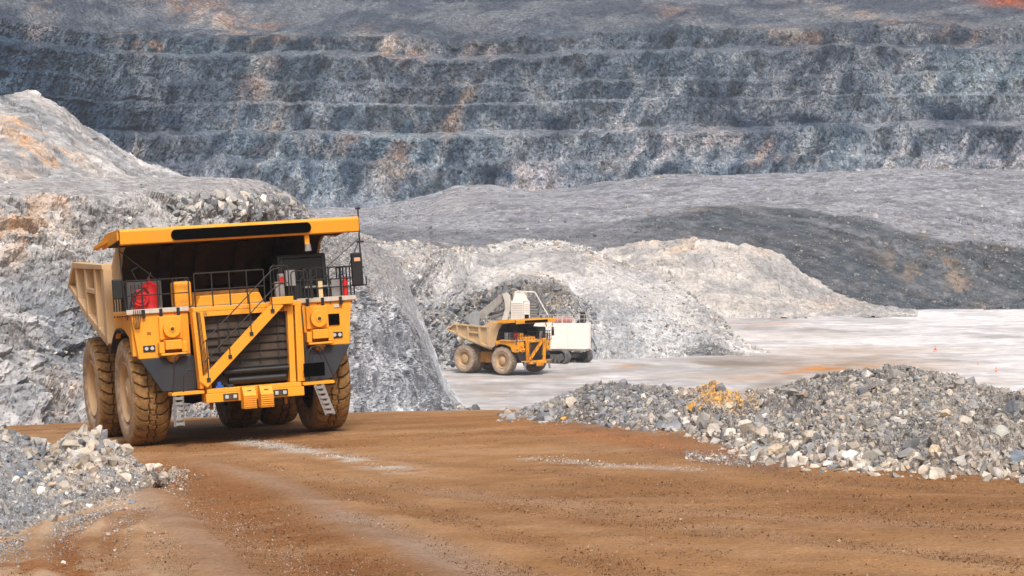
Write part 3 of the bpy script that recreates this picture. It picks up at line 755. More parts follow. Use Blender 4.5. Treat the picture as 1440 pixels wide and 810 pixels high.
def scatter(name, pts, size, cols, mat=None, label=None, cat=None, small=False, sink=0, kind='stuff'):
    n = len(pts); R = rot_mats(n)
    rk = ROCKS_S if small else ROCKS
    ids = rng.integers(0, len(rk), n)
    Vs, Fs, Cs = [], [], []; off = 0
    for b, (V, F) in enumerate(rk):
        m = np.where(ids == b)[0]
        if not len(m): continue
        W = np.einsum('nij,vj->nvi', R[m], V) * size[m, None, None] + pts[m, None, :] + np.array((0, 0, 1)) * (size[m] * sink)[:, None, None]
        Vs.append(W.reshape(-1, 3))
        Fs.append((F[None] + (np.arange(len(m)) * len(V))[:, None, None] + off).reshape(-1, 3)); off += len(m) * len(V)
        Cs.append(np.repeat(cols[m], len(V), 0))
    o = np_mesh(name, np.concatenate(Vs), np.concatenate(Fs), mat or M_STONE, col=np.concatenate(Cs))
    tag(o, label, cat, kind=kind)
    return o

def pick(G, n, weight=None):
    H, W = G.shape[:2]
    a = np.linalg.norm(np.cross(G[1:, :-1] - G[:-1, :-1], G[:-1, 1:] - G[:-1, :-1]), axis=-1)
    if weight is not None: a = a * weight[:-1, :-1]
    c = np.cumsum(a.ravel()); k = np.searchsorted(c, rng.random(n) * c[-1])
    i, j = k // (W - 1), k % (W - 1)
    u, v = rng.random((2, n, 1))
    return (G[i, j] * (1 - u) + G[i, j + 1] * u) * (1 - v) + (G[i + 1, j] * (1 - u) + G[i + 1, j + 1] * u) * v

def psize(n, lo, hi, p=2.2):
    u = rng.random(n)
    return (lo ** -p + u * (hi ** -p - lo ** -p)) ** (-1 / p)

PAL = np.array([(.31, .31, .315), (.24, .25, .27), (.37, .355, .335), (.44, .39, .33), (.52, .475, .42), (.17, .185, .205), (.39, .32, .255), (.58, .55, .515)])
def stone_cols(n, w, var=.28):
    w = np.array(w, float); w /= w.sum()
    c = PAL[rng.choice(len(PAL), n, p=w)]
    return c * (1 + (rng.random((n, 1)) - .5) * 2 * var)

def pl(px, py):    # road-plane distance under a pixel
    return float(RP(px, py)[1])

def build_berm():
    X = [690, 720, 800, 900, 960, 1052, 1151, 1300, 1440, 1600]
    B = [(690, 589), (720, 590), (800, 594), (900, 603), (960, 610), (1052, 642), (1151, 658), (1300, 666), (1440, 672), (1600, 684)]
    base = [(x, y, pl(x, y)) for x, y in B]
    front = [(x, y + 8, d - 1.2) for x, y, d in base]
    crest = [(690, 588, 80), (720, 583, 81), (760, 566, 81.5), (810, 548, 81), (850, 541, 80), (900, 543, 79), (940, 548, 77.5), (985, 545, 76), (1030, 552, 74), (1080, 550, 71.5), (1130, 538, 69), (1180, 527, 66.5), (1235, 522, 64), (1290, 525, 62), (1340, 534, 60), (1400, 547, 57), (1440, 556, 55), (1600, 580, 50)]
    cx, cy, cd = [np.array(v, float) for v in zip(*crest)]
    bx, by, bd = [np.array(v, float) for v in zip(*base)]
    XX = np.unique(np.concatenate([cx, bx]))
    Y1, D1 = np.interp(XX, cx, cy), np.interp(XX, cx, cd); Y0, D0 = np.interp(XX, bx, by), np.interp(XX, bx, bd)
    rw = lambda a: list(zip(XX, Y1 * a + Y0 * (1 - a), D1 * (.25 * a + .75 * a * a) + D0 * (1 - (.25 * a + .75 * a * a))))
    back = [(x, y + 4, d + 1.5) for x, y, d in zip(XX, Y1, D1)]
    back2 = [(x, y + 60, d + 5) for x, y, d in zip(XX, Y1, D1)]
    rows = [back2, back, rw(1), rw(.66), rw(.33), rw(0), front]
    G = loft(rows, 700, 1590, 700, [10, 8, 40, 45, 45, 10], [0, 0, 3, 4, 4, 4, 0], 601, 30)
    G = smooth_rows(G, 3)
    s, t = st_of(G); px, py = to_px(G[..., 0], G[..., 1], G[..., 2])
    f, r, _ = facet(s / .5, t / .5, 605, .8); f2, r2, _ = facet(s / .2, t / .2, 606, 1)
    G2 = G.copy(); G2[..., 2] += f * .12 + f2 * .06 + (fbm(s / 3, t / 3, 607, 4) - .5) * .7 * sstep(0, .3, (s > 0) * 1.0)
    toe = sstep(-2, 16, np.interp(px, XX, Y0) - py)
    G2[..., 2] = G2[..., 2] * toe + (road_z(G2[..., 0], G2[..., 1]) - .05) * (1 - toe)
    v = fbm(s / 2.5, t / 2.5, 609, 5)
    C = mixc((.22, .215, .21), (.36, .325, .29), sstep(.38, .6, v + (r - .5) * .2))
    og_ = np.clip(blob(px, py, 1018, 555, 36, 15, 8) * 1.2, 0, 1)[..., None]
    C = C * (1 - og_) + np.array((.56, .36, .17)) * og_
    C *= (1 + (r2 - .5) * .4)[..., None]
    edge = sstep(14, -4, np.interp(px, XX, Y0) - py)
    C = C * (1 - .7 * edge[..., None]) + np.array((.36, .24, .15)) * .7 * edge[..., None]
    o = put('rubble_berm', G2, C, M_RUB)
    # stones
    def cols(p, n, big=False):
        qx, qy = to_px(p[:, 0], p[:, 1], p[:, 2])
        c = stone_cols(n, (2.2, 1.6, 2.4, 1.8, 1.0, .8, .9, .3))
        warmth = np.clip(sstep(8, -40, qy - np.interp(qx, XX, Y0) + 30) * .0 + sstep(-60, -5, qy - np.interp(qx, XX, Y0)) * sstep(930, 1050, qx), 0, 1) * .8
        cw = stone_cols(n, (1, .6, 2, 3, 3, .3, 1.4, 1.2))
        m = rng.random(n) < warmth
        c[m] = cw[m]
        lf = (qx < 960) & (rng.random(n) < .7)
        cl = stone_cols(n, (3, 3.4, .7, .4, .2, 2.2, .2, .2)); c[lf] = cl[lf] * np.array((.98, 1, 1.04))
        og = np.clip(blob(qx, qy, 1018, 556, 36, 18, 8) * 1.6, 0, 1) * .95
        m = rng.random(n) < og
        oc = np.where(rng.random((n, 1)) < .55, np.array((.66, .38, .12)), np.array((.58, .48, .36)))
        c[m] = oc[m] * (1 + (rng.random((n, 1))[m] - .5) * .3)
        return c
    lo = sstep(-10, -40, py - np.interp(px, XX, Y0)) * .0 + .4 + .9 * sstep(-60, -6, py - np.interp(px, XX, Y0))
    gravelly = .25 + sstep(.40, .6, fbm(s / 4, t / 4, 613, 4))
    n = 52000; p = pick(G2, n, .3 + gravelly); sz = psize(n, .04, .17, 2.2)
    scatter('gravel', p, sz, cols(p, n), small=True)
    n = 3600; p = pick(G2, n, lo * gravelly * 1.0 + .1); sz = psize(n, .14, .5, 3.0)
    scatter('rubble', p, sz, cols(p, n))
    n = 110; p = pick(G2, n, lo); sz = psize(n, .42, .68, 2.8)
    scatter('rubble', p, sz, cols(p, n), sink=.05)
    toew = np.exp(-((np.interp(px, XX, Y0) - py - 10) / 14) ** 2) * sstep(930, 1000, px)
    n = 420; p = pick(G2, n, toew + 1e-6); scatter('rubble', p, psize(n, .18, .52, 2.2), stone_cols(n, (1, .7, 2, 3, 3, .3, 1.6, 1.4)))
    # strip of gravel at the toe, on the road
    n = 900; t0 = rng.random(n)
    q = RP(965 + t0 * 110, 641 + t0 * 8 + rng.normal(0, 4.5, n)); q[:, 2] = road_z(q[:, 0], q[:, 1])
    scatter('gravel', q, psize(n, .03, .2, 2.4), stone_cols(n, (2, 1.4, 2, 1.6, 1, .6, .9, .3)), small=True)
    SURF['berm'] = G2
build_berm()

def build_left_pile():
    B = [(-200, 860), (-60, 800), (0, 768), (60, 745), (120, 722), (180, 702), (215, 688), (236, 672), (250, 662)]
    R = [(-200, 575, 61), (-60, 588, 60), (0, 598, 59), (20, 606, 58.5), (45, 622, 58), (62, 630, 58), (80, 622, 57.5), (98, 608, 57), (118, 608, 57), (140, 613, 57), (160, 627, 56.5), (178, 640, 56.5), (200, 656, 56), (225, 665, 55.5), (250, 660, pl(250, 660))]
    rx, ry, rd = [np.array(v, float) for v in zip(*R)]
    bx, by = [np.array(v, float) for v in zip(*B)]; bd = np.array([pl(a, b) for a, b in B])
    XX = np.unique(np.concatenate([rx, bx]))
    Y1, D1, Y0, D0 = np.interp(XX, rx, ry), np.interp(XX, rx, rd), np.interp(XX, bx, by), np.interp(XX, bx, bd)
    def rw(a, g):
        return list(zip(XX, Y1 * a + Y0 * (1 - a), D1 * g + D0 * (1 - g)))
    back = [(x, y + 26, d + 3.5) for x, y, d in zip(XX, Y1, D1)]
    rows = [back, rw(1, 1), rw(.7, .82), rw(.45, .62), rw(.2, .3), rw(0, 0), [(x, y + 6, d - .8) for x, y, d in zip(XX, Y0, D0)]]
    G = loft(rows, -190, 248, 440, [10, 40, 40, 40, 30, 8], [0, 2, 3, 3, 3, 5, 0], 651, 20)
    G = smooth_rows(G, 4)
    s, t = st_of(G); px, py = to_px(G[..., 0], G[..., 1], G[..., 2])
    f, r, _ = facet(s / .4, t / .4, 655, .8); f2, r2, _ = facet(s / .15, t / .15, 656, 1)
    fade = sstep(0, .25, (np.interp(px, XX, Y0) - py) / 60)
    G2 = G.copy(); G2[..., 2] += (f * .10 + f2 * .05 + (fbm(s / 2, t / 2, 657, 4) - .5) * .35) * (.15 + .85 * fade)
    toe = sstep(-2, 26, np.interp(px, XX, Y0) - py)
    G2[..., 2] = G2[..., 2] * toe + (road_z(G2[..., 0], G2[..., 1]) - .03) * (1 - toe)
    v = fbm(s / 2, t / 2, 659, 5)
    C = mixc((.27, .28, .30), (.42, .38, .34), sstep(.38, .6, v))
    edge = sstep(30, -5, np.interp(px, XX, Y0) - py) * .75
    C = C * (1 - edge[..., None]) + np.array((.50, .37, .25)) * edge[..., None]
    C *= (1 + (r2 - .5) * .4)[..., None]
    put('rubble_mound', G2, C, M_RUB)
    dlow = np.interp(px, XX, Y0) - py
    def cols(p, n):
        qx, qy = to_px(p[:, 0], p[:, 1], p[:, 2])
        cool = stone_cols(n, (3, 3, 1, .5, .4, 2, .3, .3)); warm = stone_cols(n, (.9, .7, 1.6, 3.2, 3.2, .4, 1.2, 1.0))
        wm = sstep(35, 95, qx) * sstep(735, 690, qy) + .15
        return np.where((rng.random(n) < wm)[:, None], warm, cool)
    heap = np.exp(-((px - 120) / 60) ** 2 - ((py - 640) / 28) ** 2)
    n = 20000; p = pick(G2, n, .25 + sstep(0, 25, dlow)); scatter('gravel', p, psize(n, .035, .15, 2.2), cols(p, n), small=True)
    n = 1300; p = pick(G2, n, .12 + .6 * sstep(5, 60, dlow) + heap * 3); scatter('rubble', p, psize(n, .13, .38, 2.4), cols(p, n))
    n = 190; p = pick(G2, n, .02 + heap); scatter('rubble', p, psize(n, .30, .62, 2.2), cols(p, n), sink=.12)
    n = 5200; a_ = rng.random(n) * 275 - 10; e_ = rng.exponential(13, n)
    q = RP(a_, np.interp(a_, XX, Y0) - 2 + e_); q[:, 2] = road_z(q[:, 0], q[:, 1]); scatter('gravel', q, psize(n, .02, .13, 2.4), cols(q, n), small=True)
    SURF['pile'] = G2
build_left_pile()

def build_more_stones():
    # crumbs of dirt and small stones on the road
    n = 120000
    q = RP(rng.uniform(-30, 1470, n), rng.uniform(600, 815, n))
    qx, qy = to_px(q[:, 0], q[:, 1], q[:, 2])
    q = q[(fbm(q[:, 0] / 2.5, q[:, 1] / 2.5, 513, 4) + rng.random(n) * .5 - .25 * sstep(340, 200, qx) * sstep(660, 720, qy) > .66)]
    q[:, 2] = road_z(q[:, 0], q[:, 1]); n = len(q)
    c = np.where(rng.random((n, 1)) < .8, np.array((.15, .075, .035)), np.array((.40, .31, .24))) * (1 + (rng.random((n, 1)) - .5) * .5)
    scatter('gravel', q, psize(n, .014, .075, 3.0), c, small=True)
    def along(line_px, n, spread, lo, hi, w):
        a = np.array(line_px, float); k = np.linspace(0, 1, len(a)); u = rng.random(n)
        q = RP(np.interp(u, k, a[:, 0]) + rng.normal(0, spread * 3, n), np.interp(u, k, a[:, 1]) + rng.normal(0, spread, n))
        q[:, 2] = road_z(q[:, 0], q[:, 1])
        scatter('gravel', q, psize(n, lo, hi, 2.4), stone_cols(n, w), small=True)
    along([(345, 620), (450, 636), (572, 664)], 2600, 2.6, .025, .09, (1, .5, 2, 2, 3, .2, 1, 2))
    along([(745, 643), (850, 654), (1000, 660)], 1100, 2.2, .025, .08, (1, .5, 2, 2, 3, .2, 1, 2))
    along([(120, 700), (190, 675), (235, 665)], 900, 9, .03, .16, (2, 1.2, 2, 2, 1.6, .6, 1, 1))
    along([(190, 700), (200, 740), (230, 775)], 500, 14, .02, .09, (2, 1, 1, 1, 1, 1, 1, 1))
    along([(250, 700), (330, 740), (460, 815)], 900, 8, .015, .05, (1, .3, 1, 2, 1, .1, 2, 1))
    along([(60, 740), (140, 715), (230, 680)], 1200, 9, .02, .10, (2, 1.5, 1, 1, 1, 1, 1, 1))
    # big loose rocks: ledge of the near bank, its foot, blasted muck, waste slope
    G = SURF['cliff']; px, py = to_px(G[..., 0], G[..., 1], G[..., 2])
    led = blob(px, py, 335, 292, 55, 12) + .8 * blob(px, py, 280, 296, 30, 7)
    n = 900; p = pick(G, n, led * (led > .12)); scatter('rubble', p, psize(n, .3, 1.0, 1.8), stone_cols(n, (4, 2, .6, .2, .3, .8, .1, 1)), sink=.25)
    n = 11000; p = pick(G, n, (.35 + sstep(520, 480, px)) * (sstep(250, 330, py))); scatter('rubble', p, psize(n, .12, .5, 2.8), stone_cols(n, (3, 2.0, 1.8, 1.2, 1, .6, .6, .8)) * 1.08)
    n = 1800
    a, d = rng.normal(0, 1, n), rng.normal(0, 1, n)
    q = P(622 + a * 28, 578 + d * 6 + a * 4, 236 + d * 0)
    q[:, 1] += 0; q[:, 2] = FLOORZ
    q = P(634 + a * 24, np.clip(582 + d * 6 + a * 2, 566, 600), 228.0)
    # drop each on the floor or on a low talus fan
    dd = (CAMZ - FLOORZ - .6) / (CAMZ - q[:, 2]) * q[:, 1]
    q = np.stack([q[:, 0] / q[:, 1] * dd, dd, np.full(n, FLOORZ + .3)], -1)
    scatter('talus', q, psize(n, .3, 1.3, 2.0), stone_cols(n, (3, 3, 1, .5, .8, 1.6, .3, 1)), sink=.2)
    G = SURF['muck']; px, py = to_px(G[..., 0], G[..., 1], G[..., 2])
    w = .2 + sstep(395, 450, py) + .8 * sstep(.45, .6, fbm(px / 60, py / 40, 701, 4))
    n = 16000; p = pick(G, n, w); scatter('blasted_stones', p, psize(n, .22, 1.1, 2.6), stone_cols(n, (3.4, 2, 2, .9, 1.4, .6, .3, 1.2)) * 1.15)
    cutm = blob(px, py, 700, 440, 75, 48) * (py > np.interp(px, [600, 660, 700, 770, 840], [440, 412, 400, 388, 430]))
    n = 2600; p = pick(G, n, cutm + 1e-6); scatter('blasted_stones', p, psize(n, .35, 1.9, 2.2), stone_cols(n, (2, 3, .8, .6, .2, 3.4, .8, .1)) * .85)
    rdg = np.exp(-((py - np.interp(px, [480, 560, 620, 700, 770, 840, 880, 925, 965, 996, 1025, 1055], [330, 340, 350, 348, 343, 356, 368, 386, 408, 432, 462, 488])) / 5) ** 2)
    n = 1200; p = pick(G, n, rdg + 1e-6); scatter('blasted_stones', p, psize(n, .4, 1.6, 2.2), stone_cols(n, (3, 1.6, 2, 1, 1.4, .6, .3, 1)) * 1.1)
    G = SURF['slope']; px, py = to_px(G[..., 0], G[..., 1], G[..., 2])
    w = .16 + sstep(-10, 30, py - 320) * .6 + .4 * sstep(.55, .65, fbm(px / 70, py / 30, 703, 4))
    n = 22000; p = pick(G, n, w); qx, qy = to_px(p[:, 0], p[:, 1], p[:, 2])
    dkk = sstep(-8, 10, qy - np.interp(qx, [380, 850, 940, 1050, 1130, 1230, 1330, 1440], [320, 318, 298, 288, 290, 314, 338, 350]))[:, None]
    scatter('waste_stones', p, psize(n, .3, 1.6, 2.8), stone_cols(n, (3, 3, 1.0, .6, .3, 3, .5, .2)) * (1.15 - .42 * dkk))
build_more_stones()
# ================================================================== MESH HELPERS FOR MACHINES
class MB:
    def __init__(s): s.v = []; s.f = []
    def add(s, vs, fs):
        o = len(s.v); s.v += [tuple(map(float, v)) for v in vs]; s.f += [tuple(i + o for i in f) for f in fs]; return s
    def box(s, x0, x1, y0, y1, z0, z1):
        return s.add([(x0, y0, z0), (x1, y0, z0), (x1, y1, z0), (x0, y1, z0), (x0, y0, z1), (x1, y0, z1), (x1, y1, z1), (x0, y1, z1)],
                     [(0, 3, 2, 1), (4, 5, 6, 7), (0, 1, 5, 4), (1, 2, 6, 5), (2, 3, 7, 6), (3, 0, 4, 7)])
    def prism(s, poly, a0, a1, axis='x'):
        """poly in the two other axes (in x,y,z order), extruded from a0 to a1 along axis"""
        n = len(poly)
        def mk(a, p):
            return {'x': (a, p[0], p[1]), 'y': (p[0], a, p[1]), 'z': (p[0], p[1], a)}[axis]
        vs = [mk(a0, p) for p in poly] + [mk(a1, p) for p in poly]
        fs = [tuple(range(n))[::-1], tuple(range(n, 2 * n))] + [(i, (i + 1) % n, n + (i + 1) % n, n + i) for i in range(n)]
        return s.add(vs, fs)
    def bar(s, p, q, w, h, up=(0, 0, 1)):
        p, q = Vector(p), Vector(q); d = (q - p).normalized()
        a = d.cross(Vector(up))
        if a.length < 1e-3: a = d.cross(Vector((0, 1, 0)))
        a.normalize(); b = a.cross(d).normalized(); a = a * w / 2; b = b * h / 2
        return s.add([p - a - b, p + a - b, p + a + b, p - a + b, q - a - b, q + a - b, q + a + b, q - a + b],
                     [(0, 3, 2, 1), (4, 5, 6, 7), (0, 1, 5, 4), (1, 2, 6, 5), (2, 3, 7, 6), (3, 0, 4, 7)])
    def tube(s, pts, r, n=6):
        for p, q in zip(pts[:-1], pts[1:]):
            s.cyl(p, q, r, r, n)
        return s
    def cyl(s, p, q, r0, r1=None, n=16, caps=True):
        r1 = r0 if r1 is None else r1
        p, q = Vector(p), Vector(q); d = (q - p).normalized()
        a = d.orthogonal().normalized(); b = d.cross(a)
        vs = []
        for c, r in ((p, r0), (q, r1)):
            for i in range(n):
                t = 2 * PI * i / n; vs.append(c + a * (r * math.cos(t)) + b * (r * math.sin(t)))
        fs = [(i, (i + 1) % n, n + (i + 1) % n, n + i) for i in range(n)]
        if caps: fs += [tuple(range(n))[::-1], tuple(range(n, 2 * n))]
        return s.add(vs, fs)
    def lathe(s, prof, n=40, c=(0, 0, 0), close=False):
        """profile (x, r) turned about the X axis through c"""
        m = len(prof); vs = []
        for i in range(n):
            t = 2 * PI * i / n
            for x, r in prof: vs.append((c[0] + x, c[1] + r * math.cos(t), c[2] + r * math.sin(t)))
        fs = []
        for i in range(n):
            j = (i + 1) % n
            for k in range(m - 1): fs.append((i * m + k, i * m + k + 1, j * m + k + 1, j * m + k))
        return s.add(vs, fs)
    def build(s, name, mat, parent=None, bevel=0, smooth=False):
        me = bpy.data.meshes.new(name); me.from_pydata(s.v, [], s.f); me.update()
        import bmesh
        bm = bmesh.new(); bm.from_mesh(me); bmesh.ops.recalc_face_normals(bm, faces=bm.faces); bm.to_mesh(me); bm.free()
        me.materials.append(mat)
        if smooth:
            me.polygons.foreach_set('use_smooth', [True] * len(me.polygons))
            me.set_sharp_from_angle(angle=math.radians(38))
        o = bpy.data.objects.new(name, me); COL.objects.link(o)
        if parent: o.parent = parent
        if bevel:
            b = o.modifiers.new('bevel', 'BEVEL'); b.width = bevel; b.segments = 2; b.limit_method = 'ANGLE'; b.angle_limit = math.radians(35)
        return o

def empty(name, parent=None, loc=(0, 0, 0)):
    o = bpy.data.objects.new(name, None); o.location = loc; COL.objects.link(o); o.empty_display_size = .3
    if parent: o.parent = parent
    return o

DUSTC = (.42, .30, .19)
Y_ = (.92, .37, .010)
M_YEL = paint('yellow_paint', Y_, .42, dirt=(.58, .30, .06), dscale=1.6, damt=.36)
M_YELD = paint('soiled_yellow_paint', (.55, .24, .03), .6, dirt=(.16, .09, .045), dscale=1.4, damt=.8)
M_BODY = paint('dusty_body_paint', (.60, .38, .17), .75, dirt=(.56, .44, .31), dscale=.9, damt=.75)
M_BODYIN = paint('worn_steel', (.20, .13, .08), .7, dirt=(.32, .24, .17), dscale=.8, damt=.5)
M_HEAD_SHADE = paint('headboard_shade_paint', (.06, .025, .008), .8, dirt=(.018, .013, .010), dscale=.7, damt=.8)  # near-black base colour paints in the shade of the cavity under the canopy
M_BLK = paint('black_paint', (.006, .007, .009), .45, dirt=(.03, .027, .024), dscale=3, damt=.25)
M_PLATE = paint('black_panel', (.003, .003, .003), .9, spec=.02)
M_SKIRT = paint('dark_rubber', (.016, .022, .036), .55, dirt=(.06, .058, .056), dscale=1.2, damt=.3)
M_RAIL = paint('rail_steel', (.02, .02, .022), .5)
M_STEEL = paint('bare_steel', (.30, .30, .31), .55, metal=.2, dirt=(.2, .18, .16), dscale=4, damt=.4)
M_GRILLE = paint('radiator_core', (.022, .021, .022), .6, dirt=(.13, .095, .07), dscale=1.1, damt=.55)
M_RED = paint('red_paint', (.62, .015, .02), .35, dirt=(.3, .05, .03), dscale=3, damt=.2)
M_UNDER = paint('underbody', (.04, .032, .026), .8, dirt=(.12, .08, .05), dscale=1.5, damt=.5)
M_RIM = paint('rim_paint', (.56, .36, .17), .7, dirt=(.42, .33, .24), dscale=2, damt=.6)
M_LENS = paint('lamp_lens', (.52, .54, .55), .15, spec=.8)
M_GLASS = paint('dark_glass', (.008, .010, .013), .08, spec=.7)
M_TYRE = rock_material('tyre_rubber', 3, 9, .5, .03, .28, rough=.95)
M_BLUE = paint('blue_plastic', (.03, .10, .45), .4)

def tyre(parent, w, R, tread, side):
    N = 29; nth = N * 10
    ts = list(np.linspace(-.83, .83, 31))
    prof = [(-.80, .55), (-.86, .60), (-.98, .66), (-1.03, .76), (-1.0, .87), (-.93, .935)] + [(t, .985 + .012 * (1 - (t / .83) ** 2) - .02 * (abs(t) / .83) ** 4) for t in ts] + [(.93, .935), (1.0, .87), (1.03, .76), (.98, .66), (.86, .60), (.80, .55)]
    X = np.array([p[0] for p in prof]); Rr = np.array([p[1] for p in prof])
    th = np.linspace(0, 2 * PI, nth, endpoint=False)
    T, XX = np.meshgrid(th, X, indexing='ij'); RR = np.broadcast_to(Rr, T.shape).copy()
    ph = (T * N / (2 * PI) + .5 * (XX > 0) + .55 * (np.abs(XX) - .2) ** 2 * 2) % 1.0
    gr = (ph < .10) & (np.abs(XX) > .17) & (RR > .9)
    zz = (T * N / (2 * PI) * 1.0) % 1.0
    cen = np.where(zz < .5, .17, .24)
    gl = (np.abs(np.abs(XX) - cen) < .035)
    mid = (ph < .09) & (np.abs(XX) <= .17)
    depth = np.where(gr, .066, 0) + np.where(gl & ~gr, .05, 0) + np.where(mid, .035, 0)
    depth = depth * np.where(RR < .95, .6, 1)
    RR = RR - np.minimum(depth, .066)
    x = XX * w / 2; y = RR * R * np.cos(T); z = RR * R * np.sin(T)
    m = len(X)
    a = np.arange(nth * m).reshape(nth, m); b = np.roll(a, -1, 0)
    F = np.stack([a[:, :-1], a[:, 1:], b[:, 1:], b[:, :-1]], -1).reshape(-1, 4)
    tr = sstep(.84, .95, Rr)[None, :, None] * np.ones((nth, 1, 1))
    C = np.asarray(side) * (1 - tr) + np.asarray(tread) * tr
    C = C * np.where(depth > .02, .75, 1)[..., None] * (.8 + .4 * fbm(T * 6, XX * 3, 77, 4))[..., None]
    return np_mesh('tyre', np.stack([x, y, z], -1).reshape(-1, 3), F, M_TYRE, col=C.reshape(-1, 3), parent=parent)

def wheel(parent, loc, w, R, out, tread, side, rearhub=False, rim=True, steer=0):
    e = empty('wheel', parent, loc); e.rotation_euler = (0, 0, steer)
    tyre(e, w, R, tread, side)
    if rim:
        o = out; h = w / 2
        pr = [(o * h * .86, R * .555), (o * h * .92, R * .535), (o * h * .80, R * .50), (o * h * .62, R * .485), (o * h * .30, R * .46), (o * h * .20, R * .42), (o * h * .24, R * .34)]
        if rearhub: pr += [(o * h * .30, R * .33), (o * h * .55, R * .31), (o * h * .62, R * .27), (o * h * .62, 0.001)]
        else: pr += [(o * h * .26, R * .30), (o * h * .72, R * .26), (o * h * .82, R * .20), (o * h * .84, R * .12), (o * h * .90, R * .10), (o * h * .90, 0.001)]
        m = MB().lathe(pr, 48)
        for k in range(18):
            t = 2 * PI * k / 18; c = (o * h * .22, math.cos(t) * R * .38, math.sin(t) * R * .38)
            m.cyl(c, (c[0] + o * .05, c[1], c[2]), .035, n=6)
        m.build('rim', M_RIM, e, smooth=True)
    return e

def railing(parent, pts, z0, ztop, mids=(), r=.022, step=.6, name='railing', post=True):
    m = MB()
    m.tube([(x, y, ztop) for x, y in pts], r)
    for q in mids: m.tube([(x, y, q) for x, y in pts], r * .85)
    if post:
        for (xa, ya), (xb, yb) in zip(pts[:-1], pts[1:]):
            n = max(1, round(math.hypot(xb - xa, yb - ya) / step))
            for i in range(n + 1):
                x, y = xa + (xb - xa) * i / n, ya + (yb - ya) * i / n
                m.tube([(x, y, z0), (x, y, ztop)], r)
    return m.build(name, M_RAIL, parent)

def ladder(parent, a, b, w, mat, rungs=6, name='ladder', axis=(1, 0, 0)):
    m = MB(); a, b, ax = Vector(a), Vector(b), Vector(axis)
    for s_ in (-1, 1): m.bar(a + ax * s_ * w / 2, b + ax * s_ * w / 2, .05, .10)
    for k in range(rungs):
        c = a.lerp(b, (k + .5) / rungs); m.bar(c - ax * w / 2, c + ax * w / 2, .14, .09)
    return m.build(name, mat, parent)

